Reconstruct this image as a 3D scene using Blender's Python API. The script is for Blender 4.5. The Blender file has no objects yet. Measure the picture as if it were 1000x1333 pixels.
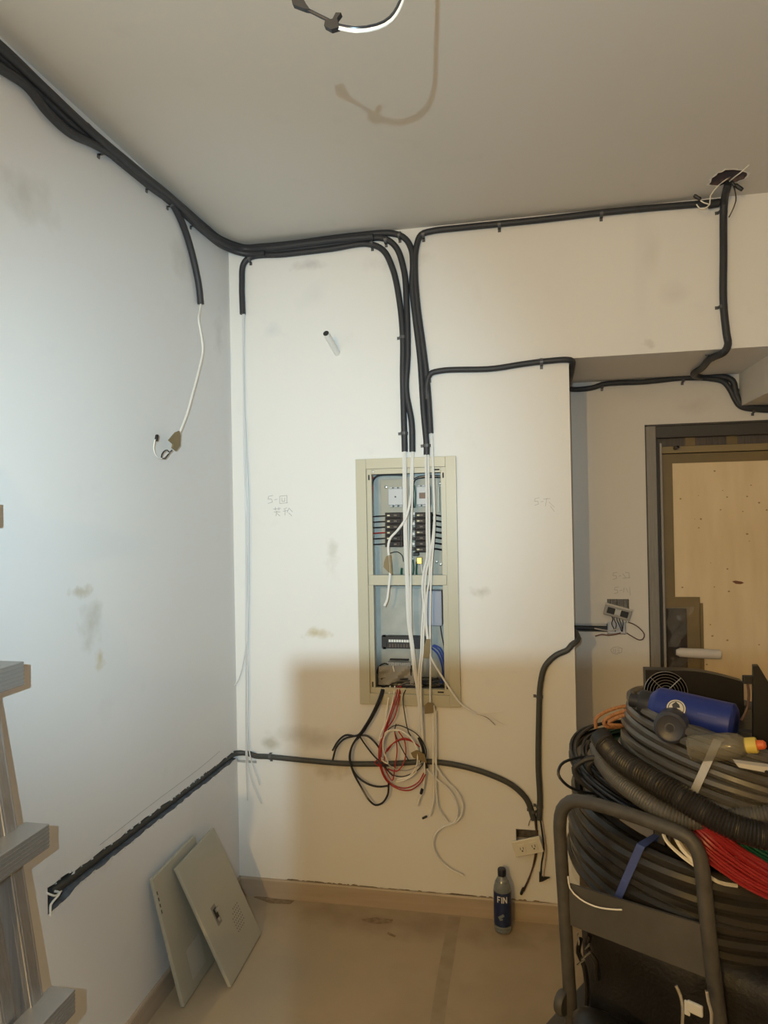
import bpy, bmesh, math, random
from mathutils import Vector, Matrix, Quaternion
random.seed(7)
scene = bpy.context.scene
COL = scene.collection

# ------------------------------------------------------------------ camera
H = 1.62                       # camera height; the room is 2.8 m high
F = 889.0                      # focal length in pixels of the 1000 x 1333 frame
YAW, PITCH, ROLL = 0.19437, 0.0070, -0.01898
D, XL, CH = 2.788, -1.2175, 2.809   # back wall Y, left wall X, ceiling Z
SZ, RY, PX = 2.232, 3.32, 0.207     # soffit Z, recessed wall Y, pillar edge X
fw = Vector((-math.sin(YAW)*math.cos(PITCH), math.cos(YAW)*math.cos(PITCH), math.sin(PITCH)))
r0 = Vector((math.cos(YAW), math.sin(YAW), 0)); u0 = r0.cross(fw)
rt = r0*math.cos(ROLL) + u0*math.sin(ROLL); up = -r0*math.sin(ROLL) + u0*math.cos(ROLL)
CAMP = Vector((0, 0, H))
cd = bpy.data.cameras.new('camera'); cam = bpy.data.objects.new('camera', cd); COL.objects.link(cam)
cd.sensor_fit = 'VERTICAL'; cd.sensor_height = 36; cd.sensor_width = 27; cd.lens = F/1333*36
cd.clip_start = 0.02
M = Matrix((rt, up, -fw)).transposed().to_4x4(); M.translation = CAMP
cam.matrix_world = M
scene.camera = cam

# ------------------------------------------------------------------ world, lights, exposure
w = bpy.data.worlds.new('world'); scene.world = w; w.use_nodes = True
w.node_tree.nodes['Background'].inputs[0].default_value = (1.0, 0.78, 0.52, 1)
w.node_tree.nodes['Background'].inputs[1].default_value = 0.0
vs = scene.view_settings
vs.view_transform = 'Standard'; vs.look = 'None'; vs.gamma = 1; vs.use_curve_mapping = False
vs.exposure = 0.0
COOL = Vector((-0.04, -0.12, 1.70))       # head-height LED lamp beside the camera: a beam with some spill
WARM = Vector((-0.75, -1.60, 2.05))       # warm lamp further back in the room
def light(name, kind, loc, power, color, target=None, **k):
    l = bpy.data.lights.new(name, kind); l.energy = power; l.color = color
    for a, b in k.items(): setattr(l, a, b)
    o = bpy.data.objects.new(name, l); COL.objects.link(o); o.location = loc
    if target is not None:
        o.rotation_euler = (Vector(target)-Vector(loc)).to_track_quat('-Z', 'Y').to_euler()
    return o
CC_ = (0.645, 0.895, 1.015)
light('cool_beam', 'SPOT', COOL, 190, CC_, (-1.20, D, 1.72), spot_size=math.radians(60), spot_blend=1.0, shadow_soft_size=0.0021)
light('cool_spill', 'POINT', COOL, 56, CC_, shadow_soft_size=0.0021)
light('warm_lamp_light', 'POINT', WARM, 124, (1.0, 0.655, 0.232), shadow_soft_size=0.03)

# ------------------------------------------------------------------ pixel helpers: a ray of the 1000 x 1333 frame met with a real surface of the room
def ray(px, py): return fw + rt*((px-500)/F) - up*((py-666.5)/F)
def onplane(px, py, p0, n):
    d = ray(px, py); return CAMP + d*((Vector(p0)-CAMP).dot(n)/d.dot(n))
NX, NY, NZ = Vector((1,0,0)), Vector((0,1,0)), Vector((0,0,1))
def bw(px, py, o=0.0): return onplane(px, py, (0, D-o, 0), NY)
def lw(px, py, o=0.0): return onplane(px, py, (XL+o, 0, 0), NX)
def rw(px, py, o=0.0): return onplane(px, py, (0, RY-o, 0), NY)
def ce(px, py, o=0.0): return onplane(px, py, (0, 0, CH-o), NZ)
def so(px, py, o=0.0): return onplane(px, py, (0, 0, SZ-o), NZ)
def fl(px, py, o=0.0): return onplane(px, py, (0, 0, o), NZ)
def atY(px, py, Y): return onplane(px, py, (0, Y, 0), NY)
def cyl(px, py, C, R):                      # nearest meeting with an upright cylinder (a coil's side)
    d = ray(px, py); a = d.x*d.x+d.y*d.y; b = -2*(C[0]*d.x+C[1]*d.y); c = C[0]**2+C[1]**2-R*R
    q = b*b-4*a*c
    t = (-b-math.sqrt(q))/(2*a) if q > 0 else -b/(2*a)
    return CAMP + d*t

# ------------------------------------------------------------------ materials
def mat(name, col, rough=0.6, metal=0.0, spec=0.5, noise=None, bump=None, alpha=None, trans=0.0, emit=None, coat=0):
    m = bpy.data.materials.new(name); m.use_nodes = True
    nt = m.node_tree; b = nt.nodes['Principled BSDF']
    b.inputs['Base Color'].default_value = (*col, 1); b.inputs['Roughness'].default_value = rough
    b.inputs['Metallic'].default_value = metal; b.inputs['Specular IOR Level'].default_value = spec
    b.inputs['Transmission Weight'].default_value = trans
    b.inputs['Coat Weight'].default_value = coat
    if alpha is not None: b.inputs['Alpha'].default_value = alpha
    tc = nt.nodes.new('ShaderNodeTexCoord')
    if noise:
        sc, col2, amt = noise[:3]
        n = nt.nodes.new('ShaderNodeTexNoise'); n.inputs['Scale'].default_value = sc; n.inputs['Detail'].default_value = 6
        if len(noise) > 3:
            mp = nt.nodes.new('ShaderNodeMapping'); mp.inputs['Scale'].default_value = noise[3]
            nt.links.new(tc.outputs['Object'], mp.inputs[0]); nt.links.new(mp.outputs[0], n.inputs['Vector'])
        else: nt.links.new(tc.outputs['Object'], n.inputs['Vector'])
        rp = nt.nodes.new('ShaderNodeValToRGB'); rp.color_ramp.elements[0].position = 0.35; rp.color_ramp.elements[1].position = 0.7
        rp.color_ramp.elements[0].color = (*col, 1)
        rp.color_ramp.elements[1].color = (*[c*(1-amt)+d*amt for c, d in zip(col, col2)], 1)
        nt.links.new(n.outputs['Fac'], rp.inputs[0]); nt.links.new(rp.outputs[0], b.inputs['Base Color'])
    if bump:
        n = nt.nodes.new('ShaderNodeTexNoise'); n.inputs['Scale'].default_value = bump[0]; n.inputs['Detail'].default_value = 4
        nt.links.new(tc.outputs['Object'], n.inputs['Vector'])
        bp = nt.nodes.new('ShaderNodeBump'); bp.inputs['Strength'].default_value = bump[1]; bp.inputs['Distance'].default_value = 0.004
        nt.links.new(n.outputs['Fac'], bp.inputs['Height']); nt.links.new(bp.outputs[0], b.inputs['Normal'])
    return m
def paint_mat(name, col, stains=(), rough=0.55, bumpst=0.12):
    """wall paint: soft mottling plus named stains and patches (centre, radii, colour, strength, noise scale)"""
    m = mat(name, col, rough, spec=0.3); nt = m.node_tree; b = nt.nodes['Principled BSDF']
    g = nt.nodes.new('ShaderNodeNewGeometry')
    def noise(sc, det=5):
        n = nt.nodes.new('ShaderNodeTexNoise'); n.inputs['Scale'].default_value = sc; n.inputs['Detail'].default_value = det
        nt.links.new(g.outputs['Position'], n.inputs['Vector']); return n
    def mix(fac, a, c):
        x = nt.nodes.new('ShaderNodeMix'); x.data_type = 'RGBA'; nt.links.new(fac, x.inputs[0])
        if isinstance(a, tuple): x.inputs[6].default_value = (*a, 1)
        else: nt.links.new(a, x.inputs[6])
        x.inputs[7].default_value = (*c, 1); return x.outputs[2]
    def mth(op, a, bb, c=None, clamp=False):
        x = nt.nodes.new('ShaderNodeMath'); x.operation = op; x.use_clamp = clamp
        for i, v in enumerate((a, bb, c)):
            if v is None: continue
            if isinstance(v, (int, float)): x.inputs[i].default_value = v
            else: nt.links.new(v, x.inputs[i])
        return x.outputs[0]
    n1 = noise(1.6)
    f = mth('MULTIPLY', mth('SUBTRACT', n1.outputs['Fac'], 0.42, None, True), 0.5)
    cur = mix(f, col, tuple(c*0.9 for c in col))
    n2 = noise(9, 8)
    f = mth('MULTIPLY', mth('SUBTRACT', n2.outputs['Fac'], 0.62, None, True), 0.9)
    cur = mix(f, cur, tuple(c*0.72 for c in col))
    for (c, rad, sc, st, nsc) in stains:
        mp = nt.nodes.new('ShaderNodeMapping'); mp.vector_type = 'TEXTURE'
        mp.inputs['Location'].default_value = c; mp.inputs['Scale'].default_value = rad
        nt.links.new(g.outputs['Position'], mp.inputs[0])
        ln = nt.nodes.new('ShaderNodeVectorMath'); ln.operation = 'LENGTH'; nt.links.new(mp.outputs[0], ln.inputs[0])
        nn = noise(nsc, 6)
        v = mth('ADD', ln.outputs['Value'], mth('MULTIPLY', mth('SUBTRACT', nn.outputs['Fac'], 0.5), 2.4))
        f = mth('MULTIPLY', mth('SUBTRACT', 1.0, v, None, True), st*1.6, None, True)
        cur = mix(f, cur, sc)
    nt.links.new(cur, b.inputs['Base Color'])
    n3 = noise(60, 3); bp = nt.nodes.new('ShaderNodeBump'); bp.inputs['Strength'].default_value = bumpst; bp.inputs['Distance'].default_value = 0.002
    nt.links.new(n3.outputs['Fac'], bp.inputs['Height']); nt.links.new(bp.outputs[0], b.inputs['Normal'])
    return m

# ------------------------------------------------------------------ mesh collector
class B:
    def __init__(s): s.v = []; s.f = []
    def add(s, vs, fs):
        k = len(s.v); s.v += [Vector(v) for v in vs]; s.f += [tuple(i+k for i in f) for f in fs]; return s
    def quad(s, a, b, c, d): return s.add([a, b, c, d], [(0, 1, 2, 3)])
    def box(s, x0, x1, y0, y1, z0, z1, bev=0.0, mtx=None):
        bm = bmesh.new(); bmesh.ops.create_cube(bm, size=1)
        for v in bm.verts:
            v.co = Vector(((x0+x1)/2+v.co.x*(x1-x0), (y0+y1)/2+v.co.y*(y1-y0), (z0+z1)/2+v.co.z*(z1-z0)))
        if bev: bmesh.ops.bevel(bm, geom=bm.edges[:], offset=bev, segments=2, affect='EDGES', profile=0.5)
        if mtx is not None: bmesh.ops.transform(bm, matrix=mtx, verts=bm.verts)
        bm.verts.index_update()
        s.add([v.co.copy() for v in bm.verts], [[v.index for v in f.verts] for f in bm.faces]); bm.free(); return s
    def obox(s, c, ax, ay, az, bev=0.0):
        """box centred at c with half-axis vectors ax, ay, az"""
        m = Matrix((ax, ay, az)).transposed().to_4x4(); m.translation = Vector(c)
        if bev:
            L = [Vector(a).length for a in (ax, ay, az)]
            m = Matrix((Vector(ax)/L[0], Vector(ay)/L[1], Vector(az)/L[2])).transposed().to_4x4(); m.translation = Vector(c)
            return s.box(-L[0], L[0], -L[1], L[1], -L[2], L[2], bev, m)
        return s.box(-1, 1, -1, 1, -1, 1, 0, m)
    def tube(s, pts, r, n=8, step=0.012, raw=False, rf=None, cap=True):
        pts = [Vector(p) for p in pts]
        P = pts if raw else smooth(pts, step)
        L = 0; fr = None; rings = []
        for i, p in enumerate(P):
            t = (P[min(i+1, len(P)-1)]-P[max(i-1, 0)])
            if t.length < 1e-9: t = Vector((0, 0, 1))
            t.normalize()
            if fr is None:
                a = Vector((0, 0, 1)) if abs(t.z) < 0.9 else Vector((1, 0, 0)); fr = t.cross(a).normalized()
            else:
                fr = (fr - t*fr.dot(t))
                fr = fr.normalized() if fr.length > 1e-6 else t.orthogonal().normalized()
            b = t.cross(fr)
            if i: L += (p-P[i-1]).length
            rr = rf(L, i, len(P)) if rf else r
            rings.append([p+(fr*math.cos(2*math.pi*k/n)+b*math.sin(2*math.pi*k/n))*rr for k in range(n)])
        k0 = len(s.v)
        for rg in rings: s.v += rg
        for i in range(len(rings)-1):
            for k in range(n):
                a = k0+i*n+k; b_ = k0+i*n+(k+1) % n
                s.f.append((a, b_, b_+n, a+n))
        if cap:
            s.f.append(tuple(k0+k for k in range(n))[::-1]); e = k0+(len(rings)-1)*n
            s.f.append(tuple(e+k for k in range(n)))
        return s
    def lathe(s, prof, n=24, mtx=None):
        """prof: (radius, z) pairs"""
        k0 = len(s.v); T = mtx or Matrix()
        for r, z in prof:
            for k in range(n):
                a = 2*math.pi*k/n; s.v.append(T @ Vector((r*math.cos(a), r*math.sin(a), z)))
        for i in range(len(prof)-1):
            for k in range(n):
                a = k0+i*n+k; b_ = k0+i*n+(k+1) % n; s.f.append((a, b_, b_+n, a+n))
        if prof[0][0] > 1e-5: s.f.append(tuple(k0+k for k in range(n))[::-1])
        if prof[-1][0] > 1e-5: e = k0+(len(prof)-1)*n; s.f.append(tuple(e+k for k in range(n)))
        return s
    def sheet(s, grid, th=0.0):
        """grid of points; optional thickness along the local normal"""
        h, wd = len(grid), len(grid[0]); k0 = len(s.v)
        for row in grid: s.v += [Vector(p) for p in row]
        for i in range(h-1):
            for j in range(wd-1):
                a = k0+i*wd+j; s.f.append((a, a+1, a+wd+1, a+wd))
        return s
    def build(s, name, m, parent=None, smooth_=False, local=False, origin=None):
        me = bpy.data.meshes.new(name)
        if parent is not None: off = Vector((0, 0, 0)) if local else -WLOC[parent.name]
        else:
            if origin is None:
                xs = [v.x for v in s.v]; ys = [v.y for v in s.v]; zs = [v.z for v in s.v]
                origin = Vector(((min(xs)+max(xs))/2, (min(ys)+max(ys))/2, min(zs)))
            off = -Vector(origin)
        me.from_pydata([v+off for v in s.v], [], s.f)
        bm = bmesh.new(); bm.from_mesh(me); bmesh.ops.recalc_face_normals(bm, faces=bm.faces); bm.to_mesh(me); bm.free()
        me.materials.append(m)
        o = bpy.data.objects.new(name, me); COL.objects.link(o)
        if parent is not None:
            o.parent = parent; WLOC[o.name] = WLOC[parent.name].copy() if not local else Vector((0, 0, 0))
        else: o.location = -off; WLOC[o.name] = -off
        if smooth_:
            me.polygons.foreach_set('use_smooth', [True]*len(me.polygons))
            try: me.set_sharp_from_angle(angle=math.radians(40))
            except Exception: pass
        return o
WLOC = {}
def smooth(pts, step):
    if len(pts) == 2:
        n = max(1, int((pts[1]-pts[0]).length/0.05)); return [pts[0].lerp(pts[1], i/n) for i in range(n+1)]
    P = [pts[0]*2-pts[1]] + pts + [pts[-1]*2-pts[-2]]; out = []
    for i in range(1, len(P)-2):
        a, b, c, d = P[i-1:i+3]
        # centripetal Catmull-Rom keeps bends free of loops
        t0 = 0; t1 = t0+max((b-a).length, 1e-6)**.5; t2 = t1+max((c-b).length, 1e-6)**.5; t3 = t2+max((d-c).length, 1e-6)**.5
        n = max(2, int((c-b).length/step))
        for k in range(n):
            t = t1+(t2-t1)*k/n
            A1 = a*((t1-t)/(t1-t0))+b*((t-t0)/(t1-t0)); A2 = b*((t2-t)/(t2-t1))+c*((t-t1)/(t2-t1)); A3 = c*((t3-t)/(t3-t2))+d*((t-t2)/(t3-t2))
            B1 = A1*((t2-t)/(t2-t0))+A2*((t-t0)/(t2-t0)); B2 = A2*((t3-t)/(t3-t1))+A3*((t-t1)/(t3-t1))
            out.append(B1*((t2-t)/(t2-t1))+B2*((t-t1)/(t2-t1)))
    out.append(pts[-1]); return out
def tag(o, label, cat, group=None):
    o['label'] = label; o['category'] = cat
    if group: o['group'] = group
    return o
def struct(o): o['kind'] = 'structure'; return o
def thing(name, loc, label, cat, group=None):
    o = bpy.data.objects.new(name, None); COL.objects.link(o); o.location = loc; o.empty_display_size = 0.05
    WLOC[o.name] = Vector(loc); return tag(o, label, cat, group)
def wall_grid(b, rect, holes, P, depth_dir, default_depth=0.0):
    """rectangular wall face (u0,u1,v0,v1) with recessed rectangular holes (u0,u1,v0,v1,depth, backed)"""
    us = sorted({rect[0], rect[1], *[h[0] for h in holes], *[h[1] for h in holes]})
    vv = sorted({rect[2], rect[3], *[h[2] for h in holes], *[h[3] for h in holes]})
    for i in range(len(us)-1):
        for j in range(len(vv)-1):
            cu, cv = (us[i]+us[i+1])/2, (vv[j]+vv[j+1])/2
            if any(h[0] < cu < h[1] and h[2] < cv < h[3] for h in holes): continue
            b.quad(P(us[i], vv[j]), P(us[i+1], vv[j]), P(us[i+1], vv[j+1]), P(us[i], vv[j+1]))
    for h in holes:
        d = depth_dir*h[4]
        c = [P(h[0], h[2]), P(h[1], h[2]), P(h[1], h[3]), P(h[0], h[3])]
        for k in range(4): b.quad(c[k], c[(k+1) % 4], c[(k+1) % 4]+d, c[k]+d)
        if h[5]: b.quad(*[p+d for p in c])

# ------------------------------------------------------------------ palette
WHITE = (0.74, 0.72, 0.69)
m_conduit = mat('charcoal_conduit_plastic', (0.030, 0.031, 0.036), 0.5, spec=0.4, bump=(220, 0.25))
m_conduit2 = mat('grey_conduit_plastic', (0.055, 0.055, 0.051), 0.5, spec=0.4, bump=(220, 0.25))
m_clip = mat('clip_metal', (0.10, 0.10, 0.105), 0.45, metal=0.3)
m_cable = mat('white_cable_sheath', (0.72, 0.70, 0.66), 0.45)
m_wwire = mat('white_wire', (0.80, 0.76, 0.68), 0.4)
m_rwire = mat('red_wire', (0.36, 0.02, 0.015), 0.4)
m_kwire = mat('black_wire', (0.012, 0.013, 0.018), 0.35)
m_gwire = mat('green_wire', (0.006, 0.075, 0.045), 0.4)
m_bwire = mat('brown_wire', (0.10, 0.05, 0.035), 0.5)
m_tape = mat('brown_masking_tape', (0.20, 0.145, 0.065), 0.6)
m_ktape = mat('black_tape', (0.01, 0.01, 0.012), 0.5)
m_enc = mat('beige_enamelled_steel', (0.47, 0.44, 0.34), 0.38, spec=0.5, bump=(160, 0.06))
m_enc2 = mat('beige_door_steel', (0.40, 0.375, 0.30), 0.42, bump=(160, 0.06))
m_galv = mat('galvanised_steel', (0.27, 0.285, 0.265), 0.5, metal=0.3, noise=(14, (0.37, 0.39, 0.37), 0.7))
m_dark = mat('dark_cavity', (0.03, 0.028, 0.026), 0.9)
m_base = mat('tan_baseboard', (0.43, 0.345, 0.26), 0.5, noise=(3, (0.36, 0.28, 0.20), 0.7, (1, 1, 14)))
m_alu = mat('brushed_aluminium', (0.50, 0.49, 0.48), 0.36, metal=0.8, noise=(6, (0.38, 0.37, 0.37), 0.7, (40, 40, 1)))
m_plaster = mat('raw_plaster', (0.30, 0.27, 0.23), 0.9, bump=(40, 0.6), noise=(30, (0.16, 0.14, 0.11), 0.8))
m_pencil = mat('pencil_lead', (0.34, 0.33, 0.33), 0.7)

# ================================================================== THE ROOM
XR, YF = 3.0, -2.6
GREY = (0.36, 0.345, 0.33); TANS = (0.46, 0.37, 0.25); PATCH = (0.66, 0.63, 0.56)
def st(p, rx, rz, c, s, n, ry=0.3): return (tuple(p), (rx, ry, rz), c, s, n)
back_stains_patches = [st(bw(392, 958), .14, .055, (0.48, 0.45, 0.40), .5, 7), st(bw(352, 968), .07, .03, (0.5, 0.47, 0.41), .6, 12),
    st(bw(430, 1005), .10, .04, (0.50, 0.44, 0.34), .5, 16), st(bw(410, 385), .10, .07, (0.58, 0.59, 0.61), .28, 6),  # last entry: faint irregular grey patch
    st(bw(400, 345), .08, .03, (0.50, 0.47, 0.46), .5, 14), st(bw(352, 430), .07, .06, (0.58, 0.59, 0.61), .45, 6),
    st(bw(882, 382), .07, .05, (0.56, 0.52, 0.48), .25, 5), st(bw(850, 330), .04, .10, (0.6, 0.57, 0.52), .25, 6),  # faint irregular darker patches, upper right
    st(bw(410, 825), .06, .03, (0.55, 0.48, 0.34), .7, 22), st(bw(432, 720), .03, .09, (0.6, 0.57, 0.52), .5, 25),
    st(bw(628, 770), .05, .03, (0.56, 0.53, 0.49), .6, 22), st(bw(520, 340), .14, .05, (0.56, 0.53, 0.49), .35, 14),
    st(bw(845, 448), .03, .02, (0.5, 0.47, 0.43), .4, 40)]
left_stains = [((p.x, p.y, p.z), (.3, ry, rz), c, s, n) for (p, ry, rz, c, s, n) in [
    (lw(108, 770), .06, .02, (0.55, 0.50, 0.42), .7, 30), (lw(118, 812), .06, .08, (0.56, 0.53, 0.48), .6, 18),
    (lw(130, 858), .035, .05, (0.56, 0.47, 0.31), .8, 16), (lw(38, 260), .16, .08, (0.52, 0.49, 0.46), .4, 12),
    (lw(240, 340), .12, .10, (0.5, 0.48, 0.46), .35, 9), (lw(285, 440), .05, .12, (0.55, 0.53, 0.5), .35, 22),
    (lw(130, 1120), .2, .04, (0.5, 0.43, 0.34), .4, 20)]]
m_wback = paint_mat('back_wall_paint', WHITE, back_stains_patches)
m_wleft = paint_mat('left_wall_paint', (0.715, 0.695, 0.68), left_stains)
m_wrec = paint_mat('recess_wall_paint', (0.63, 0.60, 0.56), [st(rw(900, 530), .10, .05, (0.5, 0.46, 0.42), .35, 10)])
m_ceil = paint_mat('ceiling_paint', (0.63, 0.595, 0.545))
m_floor = paint_mat('protective_floor_board', (0.40, 0.31, 0.205), [
    ((-0.5, 2.68, 0), (.7, .10, .3), (0.27, 0.20, 0.13), .45, 9), ((-0.9, 2.3, 0), (.35, .45, .3), (0.34, 0.28, 0.20), .6, 4),
    ((0.0, 2.2, 0), (.5, .3, .3), (0.33, 0.25, 0.16), .5, 6), ((-0.55, 1.9, 0), (.3, .2, .3), (0.44, 0.36, 0.25), .6, 5)], rough=0.42, bumpst=0.2)

# floor
b = B(); b.quad((XL-.1, YF, 0), (XR, YF, 0), (XR, RY+.2, 0), (XL-.1, RY+.2, 0)); floor = struct(b.build('floor', m_floor))
# tape strip and ragged seam on the floor board
def floor_patch(name, pts, m, z=.0008):
    g = B(); k = len(pts)//2
    top = [fl(*p, z) for p in pts[:k]]; bot = [fl(*p, z) for p in pts[k:]]
    g.sheet([top, bot]); return g.build(name, m, floor)
m_ftape = mat('worn_floor_tape', (0.29, 0.22, 0.14), 0.5, noise=(20, (0.36, 0.28, 0.19), 0.8))
floor_patch('floor_tape', [(584, 1193), (580, 1215), (573, 1250), (566, 1290), (558, 1345), (600, 1194), (596, 1215), (591, 1250), (584, 1290), (577, 1345)], m_ftape)
m_dirt = mat('floor_dirt', (0.20, 0.13, 0.075), 0.9, noise=(50, (0.33, 0.25, 0.16), 0.9))
for pts in ([(335, 1166), (360, 1170), (384, 1172), (330, 1168), (352, 1176), (378, 1177)],
            [(505, 1213), (512, 1216), (516, 1218), (504, 1216), (510, 1219), (514, 1220)],
            [(470, 1196), (490, 1194), (512, 1197), (472, 1199), (492, 1203), (510, 1201)]):
    floor_patch('dirt_streak', pts, m_dirt, .0012)

# ceiling with a ragged service hole
hc = ce(948, 231); hr = 0.062
b = B(); Pc = lambda u, v: Vector((u, v, CH))
wall_grid(b, (XL-.1, XR, YF, RY+.2), [(hc.x-.12, hc.x+.12, hc.y-.12, hc.y+.12, 0.0, False)], Pc, Vector((0, 0, 1)))
N = 32; ring = []; sq = []; cave = []
for k in range(N):
    a = 2*math.pi*k/N; r = hr*(1+.10*math.sin(3*a+1)+.08*random.uniform(-1, 1))
    ring.append(Vector((hc.x+r*0.95*math.cos(a), hc.y+r*0.95*math.sin(a), CH)))
    s_ = .12/max(abs(math.cos(a)), abs(math.sin(a))); sq.append(Vector((hc.x+s_*math.cos(a), hc.y+s_*math.sin(a), CH)))
for k in range(N):
    j = (k+1) % N
    b.quad(sq[k], sq[j], ring[j], ring[k])
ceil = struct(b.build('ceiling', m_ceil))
b = B()
for k in range(N):
    j = (k+1) % N; b.quad(ring[k], ring[j], ring[j]+Vector((0, 0, .14)), ring[k]+Vector((0, 0, .14)))
b.add([p+Vector((0, 0, .14)) for p in ring], [tuple(range(N))]); b.build('hole_lining', mat('hole_lining_dark', (0.13, 0.085, 0.075), .9), ceil)
b = B()
for k in range(N):                           # torn gypsum lip
    j = (k+1) % N; o_ = Vector((0, 0, -.0015)); c_ = Vector((hc.x, hc.y, CH))
    b.quad(ring[k]+o_, ring[j]+o_, ring[j]+(ring[j]-c_)*(.10+.08*math.sin(j*2.1))+o_*.3, ring[k]+(ring[k]-c_)*(.10+.08*math.sin(k*2.1))+o_*.3)
b.build('torn_edge', mat('torn_gypsum', (0.8, 0.77, 0.72), .9), ceil)

# back wall (pillar part) with openings for the enclosure, the wall box and the end of the chase
EX0, EX1, EZ0, EZ1 = -0.664, -0.2445, 0.842, 1.862
Pb = lambda u, v: Vector((u, D, v))
oh0 = bw(672, 1096); oh1 = bw(701, 1081)
g0 = bw(307, 992); g1 = bw(334, 978)
b = B()
wall_grid(b, (XL-.1, PX, 0, SZ), [(EX0+.05, EX1-.05, EZ0+.05, EZ1-.05, .13, False), (oh0.x, oh1.x, oh0.z, oh1.z, .05, True), (XL-.1, g1.x, g0.z, g1.z, .03, True)], Pb, Vector((0, 1, 0)))
b.quad((XL-.1, D, SZ), (XR, D, SZ), (XR, D, CH), (XL-.1, D, CH))
b.quad((PX, D, SZ), (XR, D, SZ), (XR, RY, SZ), (PX, RY, SZ))          # soffit
b.quad((PX, D, 0), (PX, D, SZ), (PX, RY, SZ), (PX, RY, 0))            # pillar return
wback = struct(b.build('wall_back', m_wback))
b = B(); b.box(oh0.x, oh1.x, D+.045, D+.05, oh0.z, oh1.z); b.box(oh0.x, oh0.x+.003, D-.001, D+.05, oh0.z, oh1.z); b.box(oh0.x, oh1.x, D-.001, D+.05, oh1.z-.003, oh1.z)
b.build('wall_box', mat('rusty_wall_box', (0.09, 0.08, 0.075), .6, metal=.4, noise=(60, (0.25, 0.22, .2), .7)), wback)

# left wall with a chased groove for the conduit
gA = lw(62, 1170); gB = lw(305, 983)
ya = gA.y; hh = .030; n = 44
tops, bots = [], []
for i in range(n+1):
    t = i/n; y = ya+(D-ya)*t; zc = gA.z+(gB.z-gA.z)*(y-gA.y)/(gB.y-gA.y)
    wd = hh*(1.7 if t < .07 else 1.15)*(1-.15*t)
    tops.append(Vector((XL, y, zc+wd*.55+random.uniform(-.003, .003)))); bots.append(Vector((XL, y, zc-wd*.75+random.uniform(-.004, .003))))
b = B()
b.quad((XL, YF, 0), (XL, ya, 0), (XL, ya, CH), (XL, YF, CH))
for i in range(n):
    b.quad(tops[i], tops[i+1], (XL, tops[i+1].y, CH), (XL, tops[i].y, CH))
    b.quad((XL, bots[i].y, 0), (XL, bots[i+1].y, 0), bots[i+1], bots[i])
wleft = struct(b.build('wall_left', m_wleft))
dd = Vector((-.045, 0, 0)); b = B()
for i in range(n):
    b.quad(tops[i], tops[i+1], tops[i+1]+dd, tops[i]+dd); b.quad(bots[i], bots[i+1], bots[i+1]+dd, bots[i]+dd); b.quad(tops[i]+dd, tops[i+1]+dd, bots[i+1]+dd, bots[i]+dd)
b.quad(tops[0], bots[0], bots[0]+dd, tops[0]+dd)
b.build('wall_chase', mat('chase_plaster', (0.16, 0.165, 0.18), .9, bump=(60, .8), noise=(40, (0.07, 0.07, .08), .8)), wleft)
b = B()
for i in range(1, n):                        # crumbs of broken plaster along the groove
    for L_, sg in ((tops, 1), (bots, -1)):
        if random.random() < .55:
            p = L_[i]+Vector((0.001, random.uniform(-.01, .01), 0)); s_ = random.uniform(.003, .010)
            b.add([p+Vector((0, -s_, -sg*.002)), p+Vector((.002, 0, sg*s_*.6)), p+Vector((0, s_, -sg*.002)), p+Vector((.004, 0, -sg*s_*.3))], [(0, 1, 3), (1, 2, 3), (0, 1, 2)])
b.build('plaster_crumbs', mat('plaster_crumb', (0.62, 0.6, 0.57), .9), wleft)['kind'] = 'stuff'

# recessed wall behind, with the door opening and the chased outlet boxes
DX0 = rw(846, 700).x; DZ1 = rw(900, 552).z
c0 = rw(738, 822); c1 = rw(791, 812); bx0 = rw(791, 826); bx1 = rw(816, 809); ux0 = rw(791, 800); ux1 = rw(819, 780)
b = B(); Pr = lambda u, v: Vector((u, RY, v))
wall_grid(b, (PX-.1, XR, 0, SZ), [(DX0, DX0+1.0, 0, DZ1, .12, True), (c0.x, bx0.x, c0.z, c1.z, .03, True), (bx0.x, bx1.x, bx0.z, bx1.z, .045, True), (ux0.x, ux1.x, ux0.z, ux1.z, .045, True)], Pr, Vector((0, 1, 0)))
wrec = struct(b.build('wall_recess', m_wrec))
b = B(); b.box(bx0.x+.001, bx1.x-.001, RY+.040, RY+.0445, bx0.z, bx1.z); b.box(bx0.x, bx1.x, RY-.002, RY+.045, bx1.z-.004, bx1.z); b.box(bx1.x-.004, bx1.x, RY-.002, RY+.045, bx0.z, bx1.z)
b.build('outlet_box', mat('zinc_outlet_box', (.62, .62, .64), .35, metal=.5), wrec)
b = B(); b.box(ux0.x+.001, ux1.x-.001, RY+.025, RY+.0445, ux0.z, ux1.z, .004)
for k in range(3): b.box(ux0.x+.015+.03*k, ux0.x+.022+.03*k, RY-.001, RY+.03, ux0.z, ux1.z)
b.build('outlet_box', mat('plaster_filled_box', (.27, .25, .235), .8, noise=(60, (.12, .11, .1), .8)), wrec)
# boxed-in beam under the soffit on the right
q0 = rw(962, 490); q1 = rw(965, 529)
b = B(); b.box(q0.x, XR, D, RY, q1.z, SZ); struct(b.build('wall_beam', paint_mat('beam_paint', (0.66, 0.63, 0.58))))
# remaining room shell behind and beside the camera
b = B(); b.quad((XR, YF, 0), (XR, RY, 0), (XR, RY, CH), (XR, YF, CH)); struct(b.build('wall_right', paint_mat('right_wall_paint', (0.55, 0.52, 0.48))))
b = B(); b.quad((XL-.1, YF, 0), (XR, YF, 0), (XR, YF, CH), (XL-.1, YF, CH)); struct(b.build('wall_front', paint_mat('front_wall_paint', (0.30, 0.28, 0.26))))
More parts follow.
